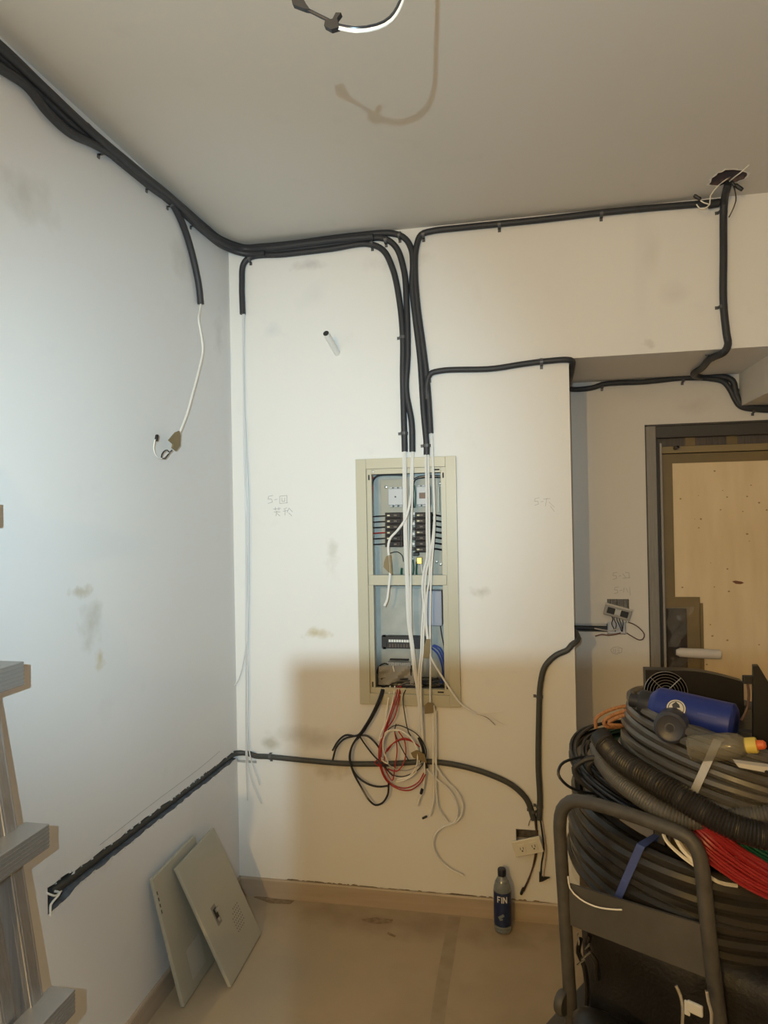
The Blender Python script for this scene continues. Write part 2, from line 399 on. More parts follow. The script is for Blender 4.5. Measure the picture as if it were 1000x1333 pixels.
# baseboards
BBH = .078
b = B()
K = 60
pr = [(0, 0), (.011, 0), (.011, BBH-.006), (.008, BBH), (0, BBH)]
b.add([Vector((x, D-d, z)) for x in (XL, PX) for d, z in pr], [(0, 1, 6, 5), (1, 2, 7, 6), (2, 3, 8, 7), (3, 4, 9, 8), (0, 4, 3, 2, 1), (5, 6, 7, 8, 9)])
bbb = struct(b.build('baseboard_back', m_base))
b = B()
for k in range(70):                           # chipped paint along the top of the baseboard
    x = XL+.05+(PX-XL-.1)*(k+random.random()*.8)/70
    if x > -1.0 and random.random() < .75:
        l = random.uniform(.006, .03); h = random.uniform(.001, .005)
        b.add([(x-l, D-.0015, BBH), (x+l, D-.0015, BBH), (x+l*.6, D-.0015, BBH+h), (x-l*.3, D-.0015, BBH+h*1.3)], [(0, 1, 2, 3)])
b.build('chipped_edge', mat('chipped_edge_dark', (.22, .15, .085), .9), bbb)['kind'] = 'stuff'
b = B(); b.add([Vector((XL+d, y, z)) for y in (YF, D) for d, z in pr], [(0, 1, 6, 5), (1, 2, 7, 6), (2, 3, 8, 7), (3, 4, 9, 8), (0, 4, 3, 2, 1), (5, 6, 7, 8, 9)])
struct(b.build('baseboard_left', m_base))

# pencil notes on the walls (handwritten strokes)
def strokes(fn, origin, sc, lines, parent, wpx=.55):
    b = B()
    for ln in lines:
        for (x0, y0), (x1, y1) in zip(ln[:-1], ln[1:]):
            A = (origin[0]+x0*sc, origin[1]+y0*sc); Z = (origin[0]+x1*sc, origin[1]+y1*sc)
            dx, dy = Z[0]-A[0], Z[1]-A[1]; l = math.hypot(dx, dy) or 1; nx, ny = -dy/l*wpx/2, dx/l*wpx/2
            b.quad(fn(A[0]+nx, A[1]+ny, .0006), fn(Z[0]+nx, Z[1]+ny, .0006), fn(Z[0]-nx, Z[1]-ny, .0006), fn(A[0]-nx, A[1]-ny, .0006))
    b.build('pencil_note', m_pencil, parent)
five = [[(8, 0), (2, 1), (1, 5), (6, 5), (7, 9), (1, 11)], [(10, 6), (14, 5)]]
han1 = [[(17, 1), (17, 11)], [(17, 1), (27, 0), (27, 10)], [(20, 3), (20, 8), (24, 8), (24, 3)], [(17, 11), (28, 10)]]
han2 = [[(2, 2), (13, 1)], [(5, -1), (5, 4)], [(10, -1), (10, 4)], [(3, 6), (12, 6)], [(7, 4), (6, 12)], [(7, 8), (12, 12)]]
han3 = [[(17, 2), (22, 0)], [(16, 5), (23, 4)], [(19, 2), (19, 11)], [(25, 0), (22, 7)], [(25, 1), (30, 6)], [(24, 7), (29, 12)]]
strokes(bw, (348, 645), .95, five+han1, wback); strokes(bw, (354, 661), .9, han2+han3, wback)
strokes(bw, (695, 648), .9, five+[[(14, 2), (24, 1)], [(19, 0), (17, 12)], [(22, 6), (30, 14)], [(24, 12), (30, 20)]], wback, .4)
strokes(rw, (797, 745), .85, five+[[(16, 2), (21, 8)], [(20, 0), (26, 1), (26, 9)], [(16, 9), (28, 8)]], wrec)
strokes(rw, (799, 764), .8, five+[[(17, 1), (16, 9)], [(20, 2), (24, 9)], [(26, 0), (27, 14)]], wrec)
strokes(rw, (795, 842), .8, [[(0, 5), (4, 1), (12, 0), (19, 3), (18, 9), (10, 12), (3, 10), (0, 5)], [(5, 3), (5, 9)], [(8, 3), (8, 10)], [(11, 3), (15, 3)], [(11, 6), (15, 6)], [(11, 9), (15, 9)]], wrec)

# ================================================================== CONDUITS
RC = .0128
def clip(fn, px, py, parent, horizontal=True, o=.0, r=RC):
    """saddle clip: a half ring around the conduit with two ears on the wall"""
    n_ = {bw: Vector((0, -1, 0)), rw: Vector((0, -1, 0)), lw: Vector((1, 0, 0)), ce: Vector((0, 0, -1)), so: Vector((0, 0, -1))}[fn]
    p = fn(px, py, r*1.1)-n_*(r*1.1)
    a = (Vector((0, 0, 1)) if horizontal else Vector((1, 0, 0))) if fn in (bw, rw) else (Vector((0, 0, 1)) if fn is lw else Vector((1, 0, 0)))
    c = n_.cross(a); b = B(); rr = r*1.18; w_ = .006
    arc = [(math.cos(math.pi*k/8), math.sin(math.pi*k/8)) for k in range(9)]
    pts = [p+a*rr+n_*.002] + [p+a*(rr*x)+n_*(r*.9+rr*y*1.02) for x, y in arc] + [p-a*rr+n_*.003, p-a*(1.75*rr)+n_*.002]
    inner = [q-n_*.002 for q in pts]
    k = len(pts)
    vs_ = [q+c*w_ for q in pts]+[q-c*w_ for q in pts]+[q+c*w_ for q in inner]+[q-c*w_ for q in inner]
    fs = []
    for i in range(k-1):
        fs += [(i, i+1, k+i+1, k+i), (2*k+i, 3*k+i, 3*k+i+1, 2*k+i+1), (i, 2*k+i, 2*k+i+1, i+1), (k+i, k+i+1, 3*k+i+1, 3*k+i)]
    b.add(vs_, fs); b.lathe([(.004, 0), (.0032, .003), (0, .0035)], 8, Matrix.Translation(p-a*(1.4*rr)+n_*.002) @ n_.to_track_quat('Z', 'Y').to_matrix().to_4x4())
    b.build('clip', m_clip, parent)
def conduit(path, label, r=RC, m=None, clips=(), group=None):
    """path: (fn, px, py, offset) tuples on room surfaces"""
    pts = [fn(px, py, o) for fn, px, py, o in path]
    b = B(); b.tube(pts, r, 12, .012); o = b.build('conduit', m or m_conduit, None, True)
    tag(o, label, 'conduit', group)
    for c in clips: clip(*c[:3], o, *c[3:])
    return o
def on(fn, o, pts): return [(fn, x, y, o) for x, y in pts]
o1 = .014
LS = [(-60, 0), (60, 112), (115, 160), (175, 212), (232, 262), (268, 297), (296, 318)]
def shift(pts, dx, dy): return [(x+dx, y+dy) for x, y in pts]
# bundle along the left wall under the ceiling, then over the back wall to the enclosure
conduit(on(lw, o1, [(-70, 5), (0, 60), (60, 117), (115, 168), (175, 218), (232, 265), (268, 296), (288, 311)]) +
        on(bw, o1, [(318, 322), (340, 321), (382, 317), (460, 307), (512, 304), (528, 311), (536, 326), (537.5, 345), (536.5, 372), (541, 415), (547, 466), (551.5, 535), (555.5, 580), (555.5, 592)]),
        'charcoal conduit running topmost along the ceiling corner, crossing another above the electrical enclosure',
        clips=[(lw, 114, 167), (lw, 228, 262), (bw, 382, 318), (bw, 520, 306), (bw, 555.5, 580, False)])
conduit(on(lw, o1, [(-80, 12), (0, 74), (50, 121), (95, 163), (133, 190), (190, 236), (235, 274), (265, 301), (290, 318)]) +
        on(bw, o1, [(318, 328), (350, 327), (400, 322), (460, 314), (498, 310), (515, 321), (526, 352), (529.6, 400), (531, 460), (529, 508), (536, 550), (537, 588)]),
        'charcoal conduit second below the ceiling, ending over the middle of the enclosure',
        clips=[(lw, 133, 194), (bw, 502, 312)])
conduit(on(bw, o1, [(316, 409), (315, 370), (317, 344), (326, 335), (370, 331), (430, 324), (478, 317.5), (498, 325), (511, 349), (520, 391), (524.5, 439), (524.5, 490), (527, 588)]),
        'charcoal conduit arching from a short drop beside the corner over to the enclosure',
        clips=[(bw, 325, 336), (bw, 484, 317), (bw, 524.5, 439, False), (bw, 526, 564, False)])
conduit(on(lw, .034, [(-80, 0), (0, 62), (60, 117), (110, 164), (170, 215), (225, 259), (262, 296), (286, 313)]) + on(bw, .036, [(316, 324), (350, 323), (400, 317), (450, 311), (486, 308)]),
        'charcoal conduit lying on top of the bundle in the ceiling corner')
conduit(on(lw, .02, [(-80, 34), (0, 88), (35, 112), (62, 146), (90, 172), (120, 186), (150, 204), (200, 246), (232, 268), (258, 294), (292, 321)]) + on(bw, .03, [(318, 330), (345, 330)]),
        'charcoal conduit sagging loosely out of the ceiling bundle on the left wall', clips=[(lw, 195, 240), (lw, 252, 289)])
conduit(on(lw, o1, [(150, 205), (190, 238), (222, 262), (233, 281), (243, 306), (252, 338), (259, 372), (261.5, 396)]),
        'charcoal conduit branching down the left wall with a white cable in its end', r=.0125, clips=[(lw, 222, 263)])
# run to the right under the ceiling and down to the enclosure
cD = conduit(on(bw, o1, [(560.5, 564), (559, 535), (555.5, 490), (550, 445), (544, 400), (540.5, 355), (541.5, 325), (548, 306), (562, 301), (600, 296.5), (650, 291.5), (700, 286.5), (783, 277), (850, 270.5), (905, 266), (938, 263)]),
        'charcoal conduit running right under the ceiling from the enclosure to the junction hole',
        clips=[(bw, 551, 305), (bw, 650, 292), (bw, 783, 277.5)])
# vertical run below the ceiling hole, under the beam to the recess
pj = bw(942, 262, .02)
b = B(); b.tube([ce(950, 236, -.03), ce(947, 243, .012), (bw(943, 262, .03)), bw(942, 280, o1), bw(942, 330, o1), bw(942, 395, o1), bw(946, 435, o1), bw(948, 448, .016), so(944, 457, .014), so(925, 467, .014), so(914, 479, .014), so(903, 487, .016), rw(915, 491, .016), rw(940, 490, .016), rw(954, 496, .018), rw(958, 512, .018), rw(966, 527, .018), rw(985, 531, .018), rw(1020, 531, .018), rw(1300, 523, .018)], RC*1.08, 12, .012)
v = tag(b.build('conduit', m_conduit, None, True), 'charcoal conduit dropping from the ceiling hole and bending under the beam', 'conduit')
clip(bw, 942, 275, v, False); clip(bw, 942, 399, v, False); clip(so, 928, 466, v); clip(rw, 958, 508, v, False)
b = B(); b.tube([bw(923, 266.5, .018), bw(936, 264, .018)], RC*1.25, 12); b.build('coupling', m_conduit, v, True)
# branch to the right, round the pillar and along the recess
pe = bw(737, 469, o1)
pts = [bw(556, 520, o1), bw(556, 500, .018), bw(560, 487, .018), bw(575, 482.5, o1), bw(640, 480, o1), bw(680, 474, o1), bw(712, 470, o1), Vector((PX-.006, D-.016, bw(730, 470).z)), Vector((PX+.012, D-.008, bw(734, 471).z)), Vector((PX+.014, D+.03, pe.z-.02)),
       Vector((PX+.014, D+.25, pe.z-.05)), Vector((PX+.02, RY-.05, rw(740, 507).z)), rw(748, 507, .016), rw(770, 505, .016), rw(787, 500, .016), rw(840, 497, .016), rw(892, 492, .016), rw(925, 493, .016), rw(942, 497, .016), rw(951, 508, .016), rw(957, 520, .016), rw(964, 529, .016), rw(985, 533, .016), rw(1020, 534, .016), rw(1300, 526, .016)]
b = B(); b.tube(pts, RC*.95, 12, .012); v = tag(b.build('conduit', m_conduit, None, True), 'charcoal conduit turning round the pillar edge and along the recessed wall', 'conduit')
clip(bw, 705, 471, v); clip(bw, 559, 489, v); clip(rw, 784, 501, v); clip(rw, 889, 493, v); clip(rw, 981, 533, v)
# low runs
gz = lambda t: Vector((XL-.018, ya+.03+(D-ya-.03)*t, gA.z+(gB.z-gA.z)*((ya+.03+(D-ya-.03)*t)-gA.y)/(gB.y-gA.y)))
b = B(); b.tube([gz(0), gz(.3), gz(.6), gz(.9), Vector((XL-.002, D-.012, gB.z)), Vector((XL+.04, D+.004, gB.z-.002)), bw(333, 984, .002), bw(350, 985, .012), bw(400, 990, .012), bw(450, 994, .012), bw(510, 994, .012), bw(560, 991.5, .012), bw(600, 997, .012), bw(640, 1009, .012), bw(668, 1023, .012), bw(686, 1041, .012), bw(693, 1060, .012), bw(695, 1067, .012)], .0115, 12, .012)
v = tag(b.build('conduit', m_conduit2, None, True), 'grey conduit coming out of the wall groove and dipping to the low socket', 'conduit')
clip(bw, 352, 985, v, True, 0, .0115); clip(bw, 694, 1056, v, False, 0, .0115)
b = B(); b.tube([gz(.02)-Vector((.008, 0, .016)), gz(.3)-Vector((.008, 0, .016)), gz(.6)-Vector((.008, 0, .016)), gz(.97)-Vector((.008, 0, .014))], .009, 10)
tag(b.build('conduit', m_conduit2, None, True), 'thin grey conduit deep in the wall groove', 'conduit')
b = B(); b.tube([Vector((PX+.012, D+.10, bw(745, 828).z)), Vector((PX+.013, D+.02, bw(745, 834).z)), bw(744, 840, .010), bw(739, 846, .013), bw(724, 853, .013), bw(710, 867, .013), bw(704, 888, .013), bw(701.5, 940, .013), bw(701, 1000, .013), bw(703, 1040, .013), bw(702, 1067, .013)], .0115, 12, .012)
v = tag(b.build('conduit', m_conduit2, None, True), 'grey conduit curving round the pillar edge and down to the low socket', 'conduit')
clip(bw, 702.5, 907, v, False, 0, .0115); clip(bw, 702.5, 1050, v, False, 0, .0115)
b = B(); b.tube([rw(738, 817, -.012), rw(760, 817.5, -.012), rw(790, 818, -.012)], .0115, 10)
tag(b.build('conduit', m_conduit, None, True), 'short black conduit in the groove leading to the recessed outlet box', 'conduit')
# ------------------------------------------------------------------ thin wall groove on the left: scored pencil line
b = B(); b.tube([lw(*p, .0006) for p in ((130, 1100), (200, 1045), (260, 1000), (286, 978))], .0009, 4); b.build('scored_line', m_pencil, wleft)

# ================================================================== ENCLOSURE (distribution box set in the wall)
enc = thing('distribution_enclosure', ((EX0+EX1)/2, D, EZ0), 'beige metal electrical enclosure with open breakers, set in the white wall', 'electrical panel')
W_, Hh = EX1-EX0, EZ1-EZ0
def frame(b, x0, x1, z0, z1, wl, wr, wb, wt, y0, y1, bev=.0):
    b.box(x0, x0+wl, y0, y1, z0, z1, bev); b.box(x1-wr, x1, y0, y1, z0, z1, bev)
    b.box(x0+wl, x1-wr, y0, y1, z1-wt, z1, bev); b.box(x0+wl, x1-wr, y0, y1, z0, z0+wb, bev)
b = B(); frame(b, EX0, EX1, EZ0, EZ1, .044, .044, .046, .042, D-.014, D-.001, .0015); b.build('trim_frame', m_enc, enc)
lx0, lx1, lz0, lz1 = EX0+.044, EX1-.044, EZ0+.046, EZ1-.042
b = B(); frame(b, lx0, lx1, lz0, lz1, .021, .021, .022, .022, D-.004, D+.012, .001); lip = b.build('inner_frame', m_enc, enc)
ix0, ix1, iz0, iz1 = lx0+.021, lx1-.021, lz0+.022, lz1-.022
zd = EZ1-.484; zd2 = EZ1-.526
b = B(); b.box(lx0+.004, lx1-.004, D-.009, D+.004, zd2, zd, .002); b.build('divider_bar', m_enc, enc)
YB = D+.115
def shell(b, x0, x1, z0, z1):
    b.quad((x0, YB, z0), (x1, YB, z0), (x1, YB, z1), (x0, YB, z1))
    for (p, q) in (((x0, z0), (x0, z1)), ((x0, z1), (x1, z1)), ((x1, z1), (x1, z0)), ((x1, z0), (x0, z0))):
        b.quad((p[0], D+.008, p[1]), (q[0], D+.008, q[1]), (q[0], YB, q[1]), (p[0], YB, p[1]))
b = B(); shell(b, lx0+.004, lx1-.004, lz0+.004, lz1-.004); body = b.build('box_body', m_galv, enc)
b = B(); b.box(lx0+.005, lx1-.005, D+.012, YB, zd2+.012, zd-.012); b.build('shelf', m_galv, enc)
# screws and slots in the inner frame
b = B()
for x in (lx0+.0105, lx1-.0105):
    for z in (lz1-.035, lz0+.035): b = B(); b.box(x-.003, x+.003, D-.0048, D-.0035, z-.011, z+.011); b.build('slot', m_dark, lip)
for z in (lz1-.011, lz0+.011): b = B(); b.box(lx1-.05, lx1-.025, D-.0048, D-.0035, z-.003, z+.003); b.build('slot', m_dark, lip)
m_screw = mat('zinc_screw', (.75, .75, .73), .3, metal=.8)
def screw(x, y, z, par, r=.0055):
    b = B(); b.lathe([(r, 0), (r, .002), (r*.6, .0035), (0, .004)], 12, Matrix.Translation((x, y, z)) @ Matrix.Rotation(math.pi/2, 4, 'X')); b.build('screw', m_screw, par, True)
screw(lx0+.03, D-.004, lz1-.011, lip)
def at_enc(u, v):                       # crop units (0.27 px) of the enclosure -> X, Z on the back plate
    p = onplane(440+.27*u, 580+.27*v, (0, YB-.03, 0), NY); return p.x, p.z
# upper half: mounting plate, two modules, two columns of breakers, bars
x0, z1 = at_enc(205, 165); x1, z0 = at_enc(505, 640)
b = B(); b.box(x0, min(x1, ix1+.015), YB-.028, YB-.022, zd-.005, z1, .001); plate = b.build('mounting_plate', mat('mounting_plate_enamel', (.36, .345, .28), .45), enc)
m_mod = mat('grey_module_plastic', (.46, .48, .50), .4); m_brk = mat('breaker_brown_black', (.020, .014, .012), .5, spec=.3); m_lever = mat('breaker_lever', (.10, .075, .06), .4)
m_lab = mat('breaker_label', (.62, .55, .36), .6); m_brass = mat('brass', (.75, .58, .22), .3, metal=.9)
def module(u0, u1, v0, v1, brown):
    x0, z1 = at_enc(u0, v0); x1, z0 = at_enc(u1, v1)
    b = B(); b.box(x0, x1, YB-.075, YB-.028, z0+.004, z1-.004, .003)
    for k in range(3):
        xx = x0+(x1-x0)*(k+.5)/3
        b.box(xx-.006, xx+.006, YB-.060, YB-.03, z1-.006, z1+.003, .001); b.box(xx-.006, xx+.006, YB-.060, YB-.03, z0-.003, z0+.006, .001)
    o = b.build('switch_module', m_mod, enc)
    b = B(); cx, cz = (x0+x1)/2, (z0+z1)/2
    if brown: b.box(cx-.017, cx+.012, YB-.078, YB-.074, cz-.012, cz+.012, .001)
    else: b.lathe([(.0035, 0), (.0035, .003)], 10, Matrix.Translation((cx, YB-.074, cz)) @ Matrix.Rotation(math.pi/2, 4, 'X'))
    b.build('module_face', mat('module_brown', (.16, .09, .06), .5) if brown else m_ktape, o)
module(250, 322, 205, 292, False); module(385, 452, 195, 290, True)
def breaker(u0, u1, v0, v1, side):
    x0, z1 = at_enc(u0, v0); x1, z0 = at_enc(u1, v1); cz = (z0+z1)/2
    b = B(); b.box(x0, x1, YB-.082, YB-.028, z0+.0006, z1-.0006, .0015)
    b.box(x0+(x1-x0)*.12, x0+(x1-x0)*.88, YB-.088, YB-.08, z0+.003, z1-.003, .0015)
    o = b.build('breaker', m_brk, enc)
    b = B(); cx = x0+(x1-x0)*(.62 if side < 0 else .42); b.box(cx-.007, cx+.007, YB-.096, YB-.086, cz-.0035, cz+.0035, .001); b.build('lever', m_lever, o)
    if random.random() < .6:
        b = B(); cx = x0+(x1-x0)*.22; b.box(cx-.006, cx+.005, YB-.0888, YB-.088, cz-.003, cz+.003); b.build('sticker', m_lab, o)
    return o
for k in range(6): breaker(238, 322, 323+27.2*k, 323+27.2*(k+1), -1)
for k in range(7): breaker(380, 458, 322+27*k, 322+27*(k+1), 1)
x0, z1 = at_enc(324, 300); x1, z0 = at_enc(352, 632)
b = B(); b.box(x0, x1, YB-.045, YB-.028, zd-.002, z1, .001); b.build('bus_cover', mat('bus_cover_beige', (.58, .55, .47), .5), enc)
for k in range(8):
    x0, z1 = at_enc(358, 322+24*k); x1, z0 = at_enc(378, 322+24*k+13)
    b = B(); b.box(x0, x1, YB-.07, YB-.028, z0, z1, .001); b.build('terminal', mat('terminal_white', (.7, .7, .68), .4) if k % 2 == 0 else m_ktape, enc)
def ept(u, v, y): return onplane(440+.27*u, 580+.27*v, (0, y, 0), NY)
for k, c in enumerate((m_kwire, m_kwire, m_kwire, m_rwire, m_kwire, m_kwire)):
    v = 338+27*k; b = B(); b.tube([ept(158, v+6, YB-.03), ept(175, v+4, YB-.05), ept(205, v+2, YB-.062), ept(242, v, YB-.062)], .0028, 6); b.build('feed_wire', c, enc, True)
for k in range(7):
    v = 335+27*k; b = B(); b.tube([ept(455, v, YB-.062), ept(475, v+1, YB-.062), ept(492, v+4, YB-.05), ept(515, v+6, YB-.03)], .0042, 6); b.build('feed_wire', m_kwire, enc, True)
for pts, r, c in (([(362, 300), (358, 240), (360, 190), (372, 162), (410, 150), (470, 148), (512, 152)], .006, m_kwire), ([(355, 300), (350, 220), (353, 175)], .006, m_kwire),
                  ([(166, 150), (164, 300), (166, 480), (168, 640)], .004, m_rwire), ([(165, 200), (170, 165), (190, 146), (240, 140), (330, 142)], .004, m_kwire),
                  ([(372, 300), (374, 230), (368, 190)], .003, m_gwire), ([(308, 590), (306, 612), (308, 640)], .005, m_gwire), ([(380, 560), (378, 600), (380, 640)], .004, m_gwire),
                  ([(250, 520), (285, 512), (310, 530), (316, 560)], .002, m_kwire), ([(400, 560), (405, 600), (415, 640)], .003, m_cable), ([(362, 550), (366, 590), (360, 640)], .003, m_gwire)):
    b = B(); b.tube([ept(u, v, YB-.045) for u, v in pts], r, 7); b.build('inner_wire', c, enc, True)
x, z = at_enc(397, 553); b = B(); b.box(x-.011, x+.011, YB-.06, YB-.028, z-.014, z+.014, .002); b.build('brass_lug', m_brass, enc)
x, z = at_enc(380, 522); b = B(); b.box(x-.012, x+.012, YB-.06, YB-.028, z-.007, z+.007, .002); b.build('black_lug', m_ktape, enc)
for u, v in ((492, 182), (495, 572), (232, 200), (476, 560), (356, 548)): screw(*[at_enc(u, v)[0], YB-.028, at_enc(u, v)[1]], enc, .007)
b = B(); p = at_enc(487, 200); q = at_enc(487, 320); b.box(p[0]-.004, p[0]+.004, YB-.05, YB-.028, q[1], p[1], .001); b.build('guide_rail', m_enc, enc)
# lower half
x0, z1 = at_enc(200, 690); x1, z0 = at_enc(505, 1160)
b = B(); b.box(x0, ix1+.01, YB-.012, YB-.006, z0, z1); b.build('back_panel', mat('galvanised_panel', (.31, .325, .30), .55, metal=.25, noise=(12, (.43, .44, .41), .8)), enc)
x0, z1 = at_enc(213, 913); x1, z0 = at_enc(432, 978)
b = B(); b.box(x0+.022, x1-.02, YB-.055, YB-.012, z0+.002, z1-.002, .002); b.box(x0, x1, YB-.045, YB-.035, z0, z1, .001); blk = b.build('terminal_block', mat('block_black', (.016, .016, .018), .5), enc)
xs, zs = at_enc(250, 930); xe, ze = at_enc(372, 944)
for k in range(10):
    b = B(); a = xs+(xe-xs)*k/10; b.box(a, a+(xe-xs)/10*.82, YB-.057, YB-.054, ze, zs, .0005); b.build('label_tab', mat('label_tab_white', (.75, .75, .72), .5) if k == 0 else bpy.data.materials['label_tab_white'], blk)
for k in range(9):
    b = B(); a = xs+(xe-xs)*(k+.2)/9; b.box(a, a+.005, YB-.0565, YB-.0545, ze-.022, ze-.008); b.build('port', m_lever, blk)
for xx in (x0+.012, x0+.012):
    for zz in (z0+.001, z1-.001):
        b = B(); b.box(xx-.006, xx+.006, YB-.047, YB-.044, zz-.004, zz+.004); b.build('mount_ear', m_screw, blk)
x0, z1 = at_enc(240, 1042); x1, z0 = at_enc(362, 1062)
strip = None
for k in range(14):
    b = B(); a = x0+(x1-x0)*k/14; b.box(a, a+(x1-x0)/14*.8, YB-.04, YB-.012, z0, z1, .001); b.build('strip_terminal', m_mod, enc)
p0 = at_enc(250, 1030); p1 = at_enc(340, 1037); b = B(); b.box(p0[0], p1[0], YB-.035, YB-.012, p1[1], p0[1]); b.build('strip_rail', m_dark, enc)
x0, z1 = at_enc(408, 695); x1, z0 = at_enc(508, 862)
b = B(); b.box(x0, min(x1, ix1+.01), YB-.075, YB-.012, z0, z1, .003); fb = b.build('media_box', mat('frosted_box_plastic', (.30, .33, .41), .35), enc)
b = B(); b.box(x0+.02, x0+.022, YB-.077, YB-.074, z0+.01, z1-.01); b.box(x0+.045, x0+.0465, YB-.077, YB-.074, z0+.01, z1-.01); b.build('groove', m_mod, fb)
# crumpled clear sheet at the bottom of the box
g = []
for i in range(9):
    row = []
    for j in range(12):
        u = 196+170*j/11; v = 1064+90*i/8
        p = ept(u, v, YB-.045-.02*math.sin(i*.7+j*.9)*.5-.01*random.random()-.02*i/8); row.append(p)
    g.append(row)
b = B(); b.sheet(g); b.build('plastic_sheet', mat('clear_crumpled_sheet', (.42, .40, .37), .25, alpha=.75), enc, True)
for pts, r, c in (([(455, 965), (485, 985), (505, 1030), (515, 1085), (505, 1140), (490, 1165)], .004, mat('blue_wire', (.03, .06, .28), .4)), ([(450, 975), (478, 1000), (496, 1040), (505, 1090), (495, 1150)], .004, bpy.data.materials['blue_wire']),
                  ([(460, 962), (492, 975), (512, 1020), (520, 1090)], .004, bpy.data.materials['blue_wire']), ([(493, 862), (500, 910), (512, 970), (518, 1010)], .0025, m_kwire),
                  ([(190, 1100), (195, 1068), (225, 1050), (242, 1056)], .003, m_kwire), ([(265, 1062), (272, 1100), (268, 1130)], .003, m_wwire), ([(355, 1060), (352, 1100), (372, 1150)], .003, m_kwire)):
    b = B(); b.tube([ept(u, v, YB-.05) for u, v in pts], r, 7); b.build('inner_wire', c, enc, True)
for k in range(9):
    v = 1120+7*k; b = B(); pts = [(195+random.uniform(-10, 40), v+random.uniform(-5, 25)), (270, v+random.uniform(-12, 12)), (350, v+random.uniform(-14, 8)), (430, v+random.uniform(-6, 14)), (500+random.uniform(-20, 14), v+random.uniform(-10, 20))]
    b.tube([ept(u, min(vv, 1172), YB-.045+.05*(-k/9)) for u, vv in pts], .004, 7); b.build('inner_wire', m_kwire if k % 4 else m_conduit2, enc, True)

# ================================================================== CABLES AND WIRES
def wire(path, r, m, label, cat='cable', name='cable', fn=bw, o=.03, group=None, extra=None, n=7):
    """path of (px, py[, offset]) on a wall plane"""
    b = B(); b.tube([fn(p[0], p[1], p[2] if len(p) > 2 else o) for p in path], r, n, .010)
    ob = tag(b.build(name, m, None, True), label, cat, group)
    return ob
def tip(parent, fn, px, py, o, dx, dy, l=.02, r=.0045, m=None, name='taped_end'):
    a = fn(px, py, o); c = fn(px+dx, py+dy, o); d = (c-a).normalized()
    b = B(); b.tube([a-d*l*.5, a-d*l*.35, a+d*l*.35, a+d*l*.5], r, 8, raw=True, rf=lambda L, i, k: r*(.75 if i in (0, k-1) else 1)); b.build(name, m or m_ktape, parent, True)
def flag(parent, fn, pts, o, m=None, name='tape_flag', th=.003):
    a = [fn(x, y, o) for x, y in pts]; nrm = (a[1]-a[0]).cross(a[2]-a[0]).normalized()*th
    k = len(a); b = B(); b.add([p+nrm for p in a]+[p-nrm for p in a], [tuple(range(k)), tuple(range(k, 2*k))[::-1]]+[(i, (i+1) % k, (i+1) % k+k, i+k) for i in range(k)])
    b.build(name, m or m_tape, parent)
CR = .0040
G1 = 'white cables hanging in front of the enclosure'
# strands leaving the leftmost conduit over the enclosure
SA = [(525, 586, .014), (525.5, 640, .02), (526.5, 700, .026), (529, 764, .030), (531, 810, .032), (535, 840, .032), (538.5, 872, .034), (542.5, 897, .034), (546, 925, .034)]
wire(SA+[(546, 940), (548, 976, .036), (554, 998), (568, 1014), (586, 1030), (595, 1048), (595.5, 1062), (591, 1071), (578, 1076), (567, 1086), (564, 1100), (570, 1116), (584, 1130), (603, 1140)], CR, m_cable, 'long white cable with an S-shaped tail low on the wall under the enclosure')
wire([(x+3, y, (oo[0] if oo else .03)+.004) for x, y, *oo in SA]+[(549, 960), (551, 990), (552, 1012), (548, 1032), (544, 1048)], CR, m_cable, 'white cable hanging from the left conduit, ending frayed beneath the wire coil')
wire([(x+1.5, y, (oo[0] if oo else .03)+.008) for x, y, *oo in SA]+[(549, 950), (550, 975)], CR, m_cable, 'short white cable from the left conduit ending behind the wire coil')
# cable from the second conduit, swinging left across the breakers
c = wire([(537, 587, .014), (535, 620, .02), (534, 652, .03), (528, 675, .035), (517, 691, .04), (508, 701, .04), (505.5, 712, .04), (507, 728, .04), (508, 745, .04), (506, 766, .04), (504, 781, .04), (500.5, 789, .045)], .0052, m_cable, 'white cable swinging left across the breakers with a tape flag')
flag(c, bw, [(503, 724), (509, 722), (510, 735), (511, 748), (505, 744), (499.5, 738), (500, 732)], .042)
wire([(538, 587, .014), (537, 640, .022), (535, 720, .03), (535, 800, .03), (538, 860, .034), (545, 900, .036)], CR, m_cable, 'white cable falling straight from the second conduit')
# strands from the third conduit
SC = [(555, 591, .014), (556, 640, .022), (556.5, 690, .028), (556.5, 726, .03), (553, 742, .032), (550.7, 764, .034), (551, 785, .036), (549, 823, .038), (548, 850, .038), (545.5, 877, .038), (546, 920, .038)]
wire(SC+[(547, 960), (549, 985)], CR, m_cable, 'white cable from the crossing conduit, bowing left below the divider bar')
wire([(x+2.6, y, oo[0]+.003) for x, y, *oo in SC]+[(551, 965), (552, 995)], CR, m_cable, 'white cable beside the bowed one from the crossing conduit')
wire([(x-1.0, y, oo[0]+.006) for x, y, *oo in SC[:6]]+[(553, 800, .036), (556, 830, .034), (558, 850, .034)], CR, m_cable, 'white cable from the crossing conduit ending at the tape inside the lower box')
